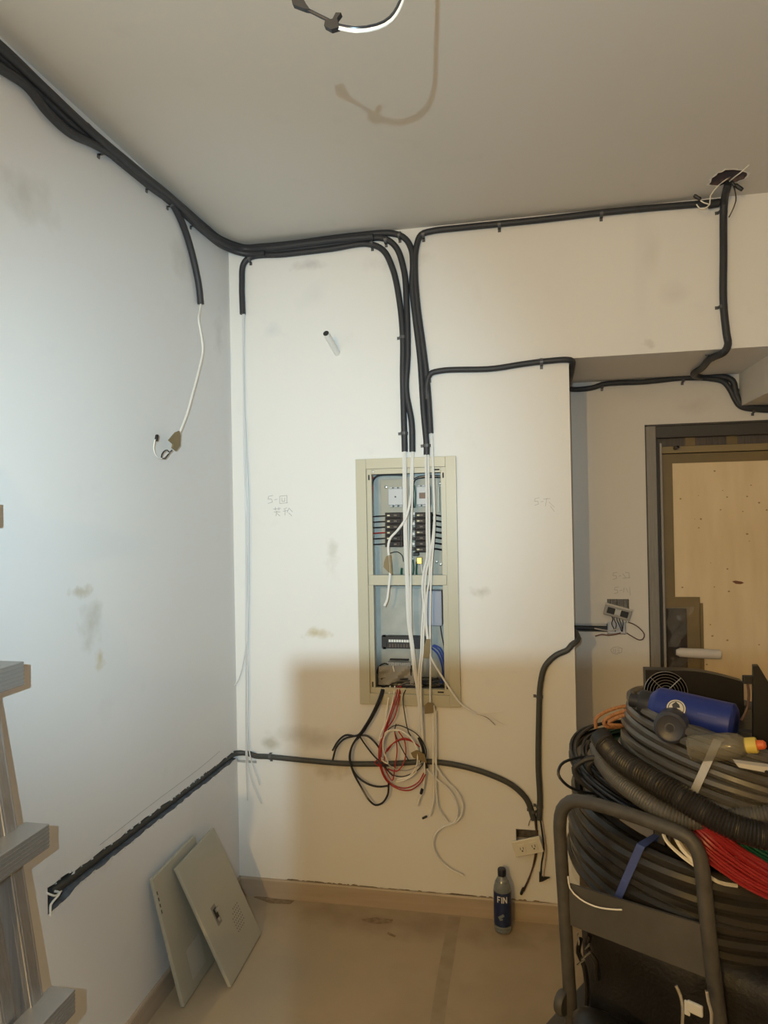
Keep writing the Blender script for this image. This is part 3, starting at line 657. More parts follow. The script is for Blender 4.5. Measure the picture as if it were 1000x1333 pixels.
# strands from the right conduit
c = wire([(561.5, 563, .014), (563, 600, .02), (564.5, 640, .026), (565.5, 670, .028), (564, 693, .03), (560, 726, .03), (559, 753, .03), (556, 774, .034), (555, 809, .034), (557.5, 832, .034), (560, 853, .036), (575, 880, .036), (590, 903, .036), (602, 918, .03), (612, 925, .028), (620, 929, .028)], CR, m_cable, 'white cable from the right conduit running diagonally out of the lower box corner')
flag(c, bw, [(555, 832), (560.5, 832), (560, 850), (558.5, 857), (551, 856), (551, 845)], .040)
for pts, mm in (([(620, 929), (634, 934), (645, 944)], m_bwire), ([(620, 929), (632, 928), (655, 926)], m_wwire), ([(620, 929), (640, 935), (657, 944)], m_wwire)):
    b = B(); b.tube([bw(x, y, .026) for x, y in pts], .0012, 5); b.build('core', mm, c, True)
c = wire([(562.5, 566, .016), (564.5, 620, .022), (566, 680, .026), (562, 740, .03), (560, 800, .03), (560.5, 860, .034), (560.7, 918, .034), (563.5, 930, .03), (564, 994, .034), (565, 1040, .032), (560, 1062, .03)], CR, m_cable, 'white cable through the lower box ending in a black taped tip')
flag(c, bw, [(553, 918), (557, 914.5), (563.5, 915), (564, 928), (553, 929)], .040)
tip(c, bw, 553, 1064, .03, 5, -2.5, .022, .005)
wire([(565, 918, .026), (565.5, 960, .03), (566.5, 992, .03), (580, 1015), (596, 1032), (602.5, 1048), (600, 1063), (591, 1072)], CR, m_cable, 'white cable making the wider of two loops right of the wire coil')
wire([(567.5, 925, .024), (568, 996, .03), (568, 1032), (572, 1054), (583, 1070)], .0036, m_cable, 'thin white cable ending at the looped cables')
c = wire([(552, 985, .05), (553, 1010, .045), (550, 1030, .04), (546, 1040, .035), (543.5, 1050, .032)], .003, m_wwire, 'thin white pair below the wire coil with a black taped joint')
tip(c, bw, 549, 1030, .042, -1.5, 5, .024, .006)
# strands at the left corner
GL = 'thin pale wires hanging beside the corner'
for k, pts in enumerate(([(316, 407), (317, 500), (321, 600), (322, 700), (321, 800), (323, 900), (322, 985), (327, 1015), (340, 1046)], [(318, 407), (317, 480), (319, 560), (323, 640), (323.5, 760), (322, 900), (325, 980), (338, 1022)],
                 [(317, 407), (318, 600), (323, 720), (322, 800), (319, 850), (311, 884), (305.5, 893)], [(316.5, 407), (318.5, 550), (320, 760), (320, 900), (320.5, 1000), (322, 1042)])):
    wire([(x, y, .014+.012*min(1, i/3)) for i, (x, y) in enumerate(pts)], .0026, mat('pale_grey_wire', (.60, .60, .60), .4) if k == 0 else bpy.data.materials['pale_grey_wire'],
         ('pale wire from the corner conduit curling right below the groove', 'pale wire from the corner conduit with a short curl over the groove', 'pale wire from the corner conduit bending onto the left wall', 'pale wire from the corner conduit hanging straight')[k], 'wire', 'wire', group=GL)
# red, white and black coil below the enclosure
KO = .045
def coilwire(pts, m, label, r=.0027, o=KO): return wire([(p[0], p[1], p[2] if len(p) > 2 else o+random.uniform(-.008, .008)) for p in pts], r, m, label, 'wire', 'wire')
coilwire([(521, 893, -.01), (519, 905, .02), (510, 930), (501, 953), (494, 972), (495, 998), (503, 1016), (516, 1026), (532, 1029), (546, 1021), (554, 1008)], m_rwire, 'red wire making the widest loop of the coil')
coilwire([(518, 893, -.01), (516, 905, .02), (506, 935), (499, 958), (495, 985), (501, 1010), (512, 1022), (528, 1026), (545, 1018), (552, 1006)], m_rwire, 'red wire just inside the widest red loop')
coilwire([(522, 893, -.01), (520, 910, .02), (513, 935), (503, 950), (497, 968), (496, 985), (488, 993), (497, 999)], m_rwire, 'red wire tied back on the left of the coil')
coilwire([(500, 995), (502, 980), (509, 970), (522, 963), (536, 965), (546, 972), (541, 968), (528, 961), (514, 966), (504, 978)], m_rwire, 'red wire in a small inner loop of the coil')
coilwire([(514, 953), (517, 975), (514, 1000), (511, 1016), (504, 1006), (500, 998)], m_rwire, 'red wire hanging upright through the coil')
coilwire([(519, 952), (527, 965), (528, 985), (523, 998), (516, 1004), (505, 1001)], m_rwire, 'short red wire bent inside the coil')
coilwire([(508, 893, -.01), (505, 915, .02), (501, 940), (493, 965), (503, 953), (516, 950), (530, 956), (541, 970), (546, 986), (542, 1004), (530, 1014), (516, 1018)], m_wwire, 'white wire making the outer white loop of the coil', .003)
coilwire([(514, 893, -.01), (512, 910, .02), (505, 935), (494, 962), (506, 952), (522, 952), (536, 962), (543, 978), (542, 998), (532, 1011), (517, 1015)], m_wwire, 'white wire just inside the outer white loop', .003)
coilwire([(500, 988), (493, 986), (505, 994), (499, 976), (500, 960), (508, 950)], m_wwire, 'white wire knotted at the left of the coil', .003)
coilwire([(499, 988), (512, 1000), (528, 1003), (545, 996), (553, 988)], mat('grey_wire', (.35, .33, .30), .5), 'grey wire lying across the coil', .0025)
coilwire([(531, 893, -.01), (525, 906, .02), (527, 930), (532, 953), (535, 958)], m_kwire, 'thin black wire dropping from the enclosure into the coil', .0022)
coilwire([(505, 950), (515, 944), (530, 948), (545, 958), (555, 978), (550, 996), (538, 1006), (522, 1011), (508, 1007), (502, 998)], m_kwire, 'thin black wire looping round the coil', .0022)
coilwire([(516, 942), (514, 952), (522, 972), (532, 990)], m_kwire, 'short black wire slanting through the coil', .0022)
coilwire([(498, 893, -.01), (495, 905, .02), (484, 930), (470, 953), (464, 958), (450, 957), (440, 965), (433, 977)], m_kwire, 'black wire with a short tail pointing left', .0042)
coilwire([(500, 893, -.01), (496, 908, .022), (485, 931), (471, 955), (462, 958), (448, 962), (438, 973), (433, 990)], m_kwire, 'black wire with a tail drooping left below the other', .0042)
coilwire([(499, 893, -.01), (494, 908, .026), (483, 932), (468, 956), (458, 972), (456, 990), (463, 1008), (478, 1020), (492, 1024), (505, 1023)], m_kwire, 'black wire in the smaller hanging loop', .0042)
coilwire([(501, 893, -.01), (497, 908, .024), (486, 932), (469, 958), (460, 968), (455, 985), (460, 1005), (470, 1024), (481, 1042), (489, 1048), (498, 1045), (505, 1034), (506, 1020)], m_kwire, 'black wire in the largest hanging loop', .0042)
coilwire([(466, 957), (478, 958), (488, 966), (494, 974)], m_kwire, 'short black wire arching into the coil', .0042)
coilwire([(468, 958), (476, 970), (487, 984), (495, 992), (505, 1003), (512, 1010)], m_kwire, 'black wire stretched straight into the coil', .0034)
c = coilwire([(545, 960), (551, 975), (553, 990), (556, 1000)], m_ktape, 'black taped bundle at the right of the coil', .006)
flag(c, bw, [(535, 980), (543, 976), (553, 982), (556, 993), (545, 989), (538, 986)], .05)

# cable on the left wall below the branch conduit
c = wire([(261.5, 394, .014), (260, 405, .02), (258.5, 416, .03), (262, 436, .035), (264, 455, .035), (258, 485, .035), (250, 515, .035), (243, 540, .035), (234, 563, .035)], .0042, m_cable, 'white cable hanging on the left wall with a tape flag at its end', fn=lw)
flag(c, lw, [(219.5, 573), (228, 563), (233, 561), (234.5, 567), (234, 580), (229, 587), (224, 583), (225, 578)], .037)
for pts, mm, r in (([(224, 586), (220, 590), (215, 597), (210, 595), (213, 588), (218, 586), (221, 590)], m_kwire, .0022), ([(222, 588), (216, 592), (210, 597), (204, 594), (200, 584), (202, 572)], m_wwire, .0016)):
    b = B(); b.tube([lw(x, y, .035) for x, y in pts], r, 6); b.build('core', mm, c, True)
tip(c, lw, 204, 570, .035, 1, -5, .022, .006)
# frayed cables at the start of the groove
c = wire([(70, 1160, -.01), (78, 1162, .01), (72, 1170, .012), (66, 1178, .012), (66, 1192, .012)], .003, m_wwire, 'pale wire curling out of the wall groove beside the ladder', 'wire', 'wire', fn=lw)
b = B(); b.tube([lw(60, 1162, .0), lw(70, 1166, .012), lw(80, 1160, -.01)], .0025, 6); b.build('core', m_wwire, c, True)

# PVC pipe stub in the wall
p0 = bw(440, 461, -.01); dv = (bw(424, 433, .0)-bw(440, 461, 0)); tipp = onplane(424.5, 434, (0, D-.13, 0), NY)
dr = (tipp-p0); Lp = dr.length; T = Matrix.Translation(p0) @ dr.to_track_quat('Z', 'Y').to_matrix().to_4x4()
b = B(); b.lathe([(.0135, 0), (.0135, Lp), (.0112, Lp), (.0112, .02)], 20, T); pipe = tag(b.build('pipe_stub', mat('white_pvc', (.78, .77, .74), .35), None, True), 'white plastic pipe stub sticking out of the upper back wall', 'pipe')
b = B(); b.lathe([(.0122, Lp+.0006), (0, Lp+.0008)], 20, T); b.build('bore', m_dark, pipe)

# wires hanging from the ceiling above, in front of the camera
def hang(path, r, m, par=None, label=None, name='ceiling_wire', n=8):
    b = B(); b.tube([onplane(x, y, (0, Y, 0), NY) for x, y, Y in path], r, n, .008)
    o = b.build(name if par is None else 'core', m, par, True)
    if label: tag(o, label, 'wire')
    return o
hp = [(548, -420, .74), (545, -250, .73), (536, -110, .72), (528, -40, .70), (521, 2, .68), (508, 23, .67), (490, 33, .66), (462, 37, .65), (440, 33, .65)]
hw = hang(hp, .0019, m_kwire, None, 'black and white wire loop with taped ends hanging from the ceiling')
hang([(x+1.5, y+3.5, Y) for x, y, Y in hp], .0018, m_wwire, hw)
hang([(440, 33, .65), (425, 25, .65), (405, 15, .65), (390, 6, .65)], .0018, m_kwire, hw)
fA = lambda x, y, o: onplane(x, y, (0, o, 0), NY)
flag(hw, fA, [(424, 29), (434, 27), (438, 19), (445, 19), (440, 26), (442, 38), (432, 41), (423, 36)], .65, m_ktape, 'taped_joint', .003)
flag(hw, fA, [(380, -2), (392, -6), (400, 8), (405, 15), (398, 14), (382, 8)], .65, m_ktape, 'taped_joint', .003)

# wires poking out of the ceiling hole
c = tag(B().tube([ce(952, 230, -.03), ce(945, 234, .01), bw(934, 243, .10), bw(925, 255, .09), bw(924, 266, .09), bw(918, 271, .09), bw(911, 271, .09), bw(907, 266, .09)], .0022, 6).build('wire', m_wwire, None, True), 'white wire drooping from the ceiling hole with black taped ends', 'wire')
b = B(); b.tube([bw(924, 266, .09), bw(917, 264, .095), bw(912, 261, .095)], .0022, 6); b.build('core', m_wwire, c, True)
tip(c, bw, 908, 257, .095, 5, 3, .030, .007); tip(c, bw, 941, 238, .11, 4, -2, .026, .006); 
c = tag(B().tube([ce(952, 232, -.03), ce(952, 237, .01), bw(957, 248, .07), bw(958, 262, .07), bw(953, 275, .06), bw(949, 283, .05)], .0022, 6).build('wire', m_kwire, None, True), 'black wire curving from the ceiling hole beside the conduit', 'wire')
c = tag(B().tube([ce(950, 236, 0), ce(957, 230, .012), ce(965, 224, .014), ce(975, 215, .012)], .0022, 6).build('wire', m_wwire, None, True), 'white wire lying on the ceiling beyond the hole with a black taped tip', 'wire')
tip(c, bw, 962, 244, .10, 6, 4, .034, .0075)
b = B(); b.tube([ce(953, 234, .005), bw(957, 240, .10)], .0022, 6); b.build('core', m_kwire, c, True)

# ================================================================== SOCKETS
m_ivory = mat('ivory_plastic', (.66, .61, .50), .4); m_slot = mat('socket_slot', (.05, .045, .04), .6)
def socket_plate(name, c, ux, uy, w, h, label, m, slots=True):
    ux = Vector(ux).normalized(); uy = Vector(uy); uy = (uy-ux*uy.dot(ux)).normalized(); nz = ux.cross(uy)
    if nz.y > 0: nz = -nz
    t = thing(name, c, label, 'socket'); b = B(); b.obox(c, ux*w/2, uy*h/2, nz*.005, .003); b.build('plate', m, t)
    b = B(); b.obox(c-nz*.018, ux*w*.36, uy*h*.30, nz*.014, .002); b.build('rear_body', m_ivory, t)
    for s_ in (-1, 1):
        cc = c+ux*s_*w*.21+nz*.005
        b = B(); b.obox(cc, ux*w*.14, uy*h*.27, nz*.0018, .0015); f = b.build('outlet', m_ivory, t)
        for k in (-1, 1):
            b = B(); b.obox(cc+ux*k*w*.05+nz*.002, ux*.0012, uy*.005, nz*.0006); b.build('slot', m_slot, f)
        b = B(); b.obox(cc-uy*h*.16+nz*.002, ux*.003, uy*.0025, nz*.0006); b.build('slot', m_slot, f)
    return t
c = bw(687, 1102, .045); sk = socket_plate('wall_socket', c, bw(704, 1098, .045)-bw(670, 1105, .045), Vector((0, 0, 1)), .112, .062, 'ivory double socket dangling askew below its open wall box', m_ivory)
G2 = None
wire([(696, 1064, .012), (698, 1080, .014), (700, 1092, .02), (698, 1106, .012), (694, 1128, .012), (688, 1146, .012), (682, 1160, .012)], .0034, m_bwire, 'brown wire slanting down below the ivory socket', 'wire', 'wire')
c = wire([(698, 1064, .012), (699, 1085, .014), (700, 1100, .01), (697, 1118, .01), (692, 1135, .01), (683, 1156, .012)], .0032, m_kwire, 'black wire slanting down below the ivory socket with a taped tip', 'wire', 'wire')
tip(c, bw, 680, 1160, .012, -2, 5, .03, .006)
wire([(703, 1064, .012), (706, 1085, .014), (708, 1105, .012), (705, 1125, .012), (704, 1142, .012)], .003, m_kwire, 'black wire hanging straight beside the ivory socket', 'wire', 'wire')
c = wire([(705, 1064, .012), (709, 1090, .014), (711, 1108, .012), (709, 1130, .012), (708, 1142, .012), (716, 1143, .012)], .0026, mat('pinkish_wire', (.45, .36, .32), .5), 'pinkish grey wire hanging beside the ivory socket', 'wire', 'wire')
flag(c, bw, [(702, 1134), (705, 1141), (716, 1142), (707, 1147), (702, 1148)], .012, m_ktape, 'taped_end')
wire([(696, 1064, .004), (691, 1066, .004), (688, 1075, .004)], .0012, m_bwire, 'hair-thin brown wire end above the low wall box', 'wire', 'wire')
# recessed outlet
c = rw(804, 797, .03)
m_gplate = mat('grey_metal_plate', (.30, .285, .27), .45, metal=.2)
t = socket_plate('wall_socket', c, rw(821, 802, .03)-rw(788, 793, .03), Vector((0, 0, 1)), .120, .052, 'grey socket hanging tilted over the recessed outlet box', m_gplate)
ux = (rw(821, 802, .03)-rw(788, 793, .03)).normalized(); uz = Vector((0, -.0, 1)); uz = (uz-ux*uz.dot(ux)).normalized(); nz = Vector((0, -1, 0))
for k in (-1, 1):
    b = B(); b.obox(c+ux*k*.030+nz*.008, ux*.017, uz*.014, nz*.003, .002); b.build('socket_insert', m_ktape, t)
b = B(); b.obox(c+nz*.008, ux*.010, uz*.013, nz*.003, .002); b.build('socket_insert', m_mod, t)
b = B(); b.obox(c+uz*.026+nz*.004, ux*.062, uz*.004, nz*.005, .001); b.build('plate_edge', mat('pale_plate_edge', (.5, .47, .43), .5), t)
wire([(818, 810, .0), (826, 813, .02), (834, 819, .02), (839, 826, .02), (837, 832, .02), (832, 833, .02), (824, 829, .02), (816, 824, .0)], .0026, m_bwire, 'brown wire looped out beside the recessed outlet box', 'wire', 'wire', fn=rw)
wire([(808, 824, .0), (800, 826, .01), (792, 827, .012), (784, 826, .012), (775, 828, .012)], .0032, mat('rust_wire', (.14, .06, .04), .5), 'rust-coloured wire poking left under the recessed outlet box', 'wire', 'wire', fn=rw)
wire([(806, 818, .0), (796, 821, .012), (785, 820, .012), (774, 818, .012)], .0028, mat('pale_core_wire', (.5, .47, .45), .5), 'pale wire bending left across the recessed groove', 'wire', 'wire', fn=rw)
for k in range(5):
    x = 796+4*k; wire([(x, 801, .03), (x+random.uniform(-2, 2), 806, .02), (x+random.uniform(-3, 3), 812, .0), (x+random.uniform(-3, 6), 822, -.02)], .0022, (m_kwire, m_bwire)[k % 2], 'short wire between the tilted grey socket and its box', 'wire', 'wire', fn=rw, group='wires behind the grey socket')

# ================================================================== DOOR IN THE RECESS
dr1 = bpy.data.objects.new('door_1', None); COL.objects.link(dr1); dr1.location = (DX0, RY, 0); WLOC['door_1'] = Vector((DX0, RY, 0)); dr1['kind'] = 'structure'
m_jamb = mat('film_wrapped_jamb', (.20, .185, .165), .35, noise=(10, (.27, .25, .23), .7, (20, 1, 1)))
m_hdr = mat('dark_header', (.045, .04, .036), .5); m_dtape = mat('door_brown_tape', (.185, .13, .055), .45, noise=(8, (.14, .10, .045), .8))
m_ply = mat('plywood', (.72, .57, .36), .6, noise=(2.5, (.62, .47, .27), .9, (5, 1, 1)))
def slab(name, px0, py0, px1, py1, yo, th, m, par, bev=.001, lean=True):
    a = rw(px0, py1, yo); c = rw(px1, py0, yo)
    b = B(); b.box(a.x, c.x, RY-yo, RY-yo+th, a.z, c.z, bev); return b.build(name, m, par)
xr = rw(1000, 700).x+.45
def dbox(name, x0, x1, y0, y1, z0, z1, m, bev=.001, par=None):
    b = B(); b.box(x0, x1, y0, y1, z0, z1, bev); return b.build(name, m, par or dr1)
zt = rw(900, 553).z
jx = [rw(x, 720).x for x in (846, 857, 863, 866, 881)]
dbox('jamb', jx[0]-.006, jx[1], RY-.006, RY+.10, 0, zt, m_jamb, .003)
dbox('jamb_gap', jx[1], jx[2], RY+.045, RY+.10, 0, zt, m_hdr)
dbox('jamb_edge', jx[2], jx[3], RY+.02, RY+.10, 0, rw(900, 575).z, mat('jamb_edge_grey', (.27, .25, .23), .5))
dbox('header', jx[1], xr, RY+.01, RY+.11, rw(900, 568).z, zt, m_hdr)
z_b0, z_b1 = rw(900, 579).z, rw(900, 568).z
dbox('header_striped_board', jx[2], xr, RY+.06, RY+.11, z_b0, z_b1, mat('striped_header', (.06, .05, .045), .3, noise=(8, (.13, .11, .10), .9, (60, 1, 1))))  # dark striped band under the door header
for x0, x1 in ((896, 909), (951, 965), (1010, 1024)):
    a, c = rw(x0, 570).x, rw(x1, 570).x; dbox('tape_tab', a, c, RY+.055, RY+.06, z_b0, z_b1, m_dtape, 0)
dbox('drop_strip', jx[3], xr, RY+.048, RY+.11, rw(900, 588).z, z_b0, mat('drop_strip_tan', (.24, .18, .085), .5), .002)
zpt = rw(940, 599).z
leaf = dbox('door_leaf', jx[3], xr, RY+.07, RY+.11, 0, rw(900, 590).z, m_dtape, .001)
dbox('plywood_sheet', jx[4], xr, RY+.062, RY+.071, 0, zpt, m_ply, .001)
dbox('tape_strip', jx[3], xr, RY+.0585, RY+.0615, zpt-.004, rw(900, 589).z, m_dtape, 0)
dbox('tape_strip', jx[3], jx[4]+.002, RY+.058, RY+.061, 0, rw(900, 592).z, m_dtape, 0)
a = rw(862, 905, -.06); c = rw(911, 777, -.06); e = rw(915, 785, -.06)
b = B(); b.box(a.x, c.x, RY+.0545, RY+.0575, a.z, c.z); b.box(c.x-.002, e.x, RY+.0545, RY+.0575, a.z, e.z); b.build('lock_tape', m_dtape, dr1)
a = rw(870, 905, -.05); c = rw(894, 792, -.05)
dbox('lock_plate', a.x, c.x, RY+.046, RY+.056, a.z, c.z, mat('dark_lock_plate', (.05, .04, .035), .3, metal=.4), .003)
# lever wrapped in white foam
p0 = rw(880, 849, -.02); p1 = rw(938, 852, -.01)
b = B(); b.tube([p0, p0.lerp(p1, .1), p0.lerp(p1, .5), p0.lerp(p1, .96), p1], .022, 16, raw=True, rf=lambda L, i, n: (.012, .021, .0225, .022, .020)[i]); b.build('lever', mat('white_foam_sleeve', (.60, .555, .52), .7), dr1, True)
b = B(); b.tube([p0+Vector((.006, .04, 0)), p0+Vector((.006, -.0, 0))], .012, 12); b.build('lever_neck', m_hdr, dr1, True)
m_film = mat('crumpled_clear_film', (.55, .52, .48), .10, alpha=.15, spec=.9)
for (x0, x1, y0, y1, tw) in ((868, 902, 790, 842, .35), (872, 900, 856, 885, -.3)):
    g = []
    for i in range(10):
        row = []
        for j in range(8):
            t = j/7; s_ = i/9; px = x0+(x1-x0)*(t*(1-.6*s_)+.15*s_) + 3*math.sin(i*1.3+j); py = y0+(y1-y0)*s_
            row.append(rw(px, py, -.04+.012*math.sin(i*2.1+j*1.7)+.006*random.random()+.02*s_))
        g.append(row)
    b = B(); b.sheet(g); b.build('plastic_film', m_film, dr1, True)
T = Matrix.Translation(rw(882, 582, .0)) @ Matrix.Rotation(math.pi/2, 4, 'X')
b = B(); b.lathe([(.009, -.05), (.009, .01), (.006, .01), (.006, -.02)], 14, T); b.build('bolt_sleeve', m_hdr, dr1, True)
b = B()
for k in range(34):                           # knots in the plywood
    x, z = random.uniform(jx[4]+.02, jx[4]+.45), random.uniform(.9, zpt-.03); r = random.uniform(.002, .006)
    b.add([(x+r*math.cos(q)*random.uniform(.7, 1.2), RY+.0617, z+r*.7*math.sin(q)) for q in [2*math.pi*i/7 for i in range(7)]], [tuple(range(7))])
b.build('plywood_knots', mat('plywood_knot', (.30, .20, .10), .7), dr1)['kind'] = 'stuff'
p = rw(961, 758, -.0615); b = B(); b.add([(p.x-.026, RY+.0612, p.z+.004), (p.x-.012, RY+.0612, p.z+.008), (p.x+.016, RY+.0612, p.z+.003), (p.x+.026, RY+.0612, p.z-.003), (p.x+.010, RY+.0612, p.z-.009), (p.x-.010, RY+.0612, p.z-.007)], [(0, 1, 2, 3, 4, 5)])
b.build('plywood_patch', mat('plywood_patch_rust', (.16, .06, .025), .7), dr1)
b = B(); b.box(DX0-.012, DX0-.003, RY-.002, RY+.01, 0, zt+.008); b.box(DX0-.012, xr, RY-.002, RY+.01, zt, zt+.008); b.build('frame_gap', m_hdr, dr1)

# ================================================================== ENCLOSURE DOORS LEANING ON THE LEFT WALL
def panel_door(A, Bq, TL, TR, label):
    A, Bq, TL, TR = map(Vector, (A, Bq, TL, TR)); ex = (Bq-A); wd = ex.length; ex.normalize()
    ey = (TL+TR)/2-(A+Bq)/2; ey -= ex*0; hh = ey.length; ey.normalize(); ez = ex.cross(ey).normalized()
    if ez.x < 0: ez = -ez
    t = thing('enclosure_door', A, label, 'door'); c = (A+Bq+TL+TR)/4
    sx = ex*wd/2; sy = ey*hh/2
    b = B(); k = b.obox(c, sx, sy, ez*.0065, .0025); b.build('door_sheet', m_enc2, t)
    return t, c, ex, ey, ez, wd, hh
m_hole = mat('vent_hole_dark', (.06, .055, .045), .8)
t1, c, ex, ey, ez, wd, h_ = panel_door((-1.128, 2.10, .004), (-1.134, 2.41, .004), (-1.198, 2.022, .462), (-1.198, 2.352, .452), 'beige enclosure door, plain, leaning flat against the left wall')
b = B()
for k in range(4): b.obox(c-ex*wd*.478+ey*(h_*.45-.03-.022*k)+ez*.0068, ex*.0022, ey*.006, ez*.0004)
b.build('edge_slots', m_hole, t1)
b = B(); b.obox(c-ex*.02-ey*h_*.30+ez*.0068, ex*.05, ey*.055, ez*.0004); b.build('paper_label', mat('faded_paper', (.47, .45, .39), .6), t1)
t2, c, ex, ey, ez, wd, h_ = panel_door((-1.012, 2.217, .004), (-1.021, 2.525, .004), (-1.176, 2.155, .436), (-1.176, 2.448, .436), 'beige enclosure door with a latch and vent holes, leaning in front')
lc = c-ex*wd*.20-ey*h_*.02
b = B(); b.obox(lc+ez*.0072, ex*.016, ey*.036, ez*.0012, .001); lt = b.build('latch', mat('latch_grey', (.24, .23, .21), .4, metal=.4), t2)
b = B(); b.obox(lc+ez*.0088+ey*.006, ex*.010, ey*.018, ez*.0006); b.build('latch_recess', m_ktape, lt)
b = B(); b.obox(lc+ez*.011+ey*.014+ex*.012, ex*.012, ey*.006, ez*.003, .001); b.obox(lc+ez*.010-ey*.018, ex*.006, ey*.006, ez*.002, .001); b.build('latch_tongue', m_alu, lt)
for i in range(6):
    for j in range(7):
        if i+j < 2 or i+j > 10: continue
        b = B(); cc = c+ex*(.02+.013*i)-ey*(.055+.013*j)+ez*.0066
        b.add([cc+(ex*math.cos(q)+ey*math.sin(q))*.0026+ez*.0003 for q in [2*math.pi*k/8 for k in range(8)]], [tuple(range(8))]); b.build('vent_hole', m_hole, t2)

# ================================================================== WATER BOTTLE ON THE FLOOR
bp = fl(655, 1211); rb = .0335; hb = .240
wb = thing('water_bottle', (bp.x, bp.y, 0), 'clear water bottle with dark blue label standing on the floor by the baseboard', 'bottle')
m_pet = mat('clear_pet', (.55, .60, .62), .08, trans=.75, alpha=1.0); m_lbl = mat('blue_label', (.006, .012, .055), .35, noise=(45, (.015, .035, .11), .9))
b = B(); b.lathe([(.0, .004), (.022, .0), (rb-.003, .003), (rb, .010), (rb, .05), (rb-.0015, .055), (rb, .06), (rb, .160), (rb-.001, .172), (rb-.006, .190), (rb-.014, .204), (.0155, .212), (.0135, .216), (.0135, .222), (.0, .222)], 28); b.build('bottle_body', m_pet, wb, True, local=True)
b = B(); b.lathe([(0, .006), (rb-.003, .008), (rb-.002, .17), (0, .1701)], 24); b.build('water', mat('water', (.5, .55, .56), .02, trans=.85), wb, True, local=True)
b = B(); b.lathe([(.0155, .214), (.0165, .216), (.0165, .236), (.0150, .240), (0, .240)], 24); b.build('cap', mat('navy_cap', (.012, .014, .03), .4), wb, True, local=True)
b = B(); b.lathe([(rb+.0006, .030), (rb+.0008, .032), (rb+.0008, .156), (rb+.0006, .158)], 28); lb = b.build('label', m_lbl, wb, True, local=True)
m_ink = mat('label_white_ink', (.68, .68, .68), .5)
to = math.atan2(-bp.y, -bp.x)                # the label's front, turned a little left of the camera
def cylpt(s_, z): a = to+s_/rb; return Vector(((rb+.0016)*math.cos(a), (rb+.0016)*math.sin(a), z))
def bar(b, s0, z0, s1, z1, w_=.0034):
    n = 4; dx, dz = s1-s0, z1-z0; l = math.hypot(dx, dz); nx, nz_ = -dz/l*w_/2, dx/l*w_/2
    g0 = [cylpt(s0+dx*i/n+nx, z0+dz*i/n+nz_) for i in range(n+1)]; g1 = [cylpt(s0+dx*i/n-nx, z0+dz*i/n-nz_) for i in range(n+1)]
    b.sheet([g0, g1])
zt_, zb_ = .147, .123; b = B(); k = -.004
bar(b, -.022-k, zb_, -.022-k, zt_); bar(b, -.022-k, zt_-.0016, -.011-k, zt_-.0016); bar(b, -.022-k, (zt_+zb_)/2, -.013-k, (zt_+zb_)/2)
bar(b, -.006-k, zb_, -.006-k, zt_)
bar(b, 0-k, zb_, 0-k, zt_); bar(b, 0-k, zt_, .012-k, zb_); bar(b, .012-k, zb_, .012-k, zt_); b.build('label_lettering', m_ink, lb, local=True)
b = B(); bar(b, -.016, .064, .004, .078, .010); bar(b, -.012, .058, .0, .062, .006); b.build('label_picture', mat('label_grey_picture', (.16, .19, .20), .5), lb, local=True)

# ================================================================== LADDER
lad = thing('ladder', (-.9, 1.2, 0), 'aluminium ladder leaning to the left wall, its ribbed steps seen end-on', 'ladder')
LY = 1.315; sl = (-1.068+.955)/(1.317-.617)        # X per Z of the front edge
def fx(z): return -.955+sl*(z-.617)
m_alu2 = mat('ribbed_aluminium', (.36, .35, .34), .42, metal=.6)
ax = Vector((sl, 0, 1)).normalized(); nx_ = Vector((1, 0, -sl)).normalized()
zs_ = [.617+.35*k for k in range(-1, 4)]
for z in zs_:
    c = Vector((fx(z)-.03, LY-.21, z-.024)); st_ = None
    b = B(); b.obox(c, Vector((.030, 0, 0)), Vector((0, .21, 0)), Vector((0, 0, .026)), .002); st_ = b.build('step', m_alu2, lad)
    b = B()
    for k in range(6): b.box(c.x+.0295, c.x+.0312, LY-.42, LY-.002, z-.045+.0085*k, z-.0415+.0085*k)
    b.build('tread_ribs', mat('rib_metal', (.30, .29, .28), .5, metal=.5) if z == zs_[0] else bpy.data.materials['rib_metal'], st_)  # ribs in a slightly darker metal than the steps
z0, z1 = 0.0, 2.02
def rail(y0, y1, d0, d1, m, name='rail', zt=z1):
    b = B(); c0 = Vector((fx(0), 0, 0)); L = (zt)/ax.z
    c = Vector((fx(zt/2), (y0+y1)/2, zt/2))-nx_*((d0+d1)/2)
    b.obox(c, nx_*(d1-d0)/2, Vector((0, (y1-y0)/2, 0)), ax*L/2, .002); return b.build(name, m, lad)
rail(LY-.062, LY-.036, .052, .115, m_alu); rail(LY-.068, LY-.062, .052, .066, m_alu, 'rail_flange'); rail(LY-.036, LY-.03, .052, .060, m_alu, 'rail_flange')
rail(LY-.40, LY-.374, .052, .115, m_alu)
rail(LY-.125, LY-.095, .066, .125, m_alu, 'inner_rail'); rail(LY-.131, LY-.125, .066, .078, m_alu, 'rail_flange')
for z in (0,):
    for y0 in (LY-.066, LY-.404):
        b = B(); b.box(fx(0)-.125, fx(0)-.045, y0, y0+.036, 0, .03, .004); b.build('rubber_foot', m_ktape, lad)

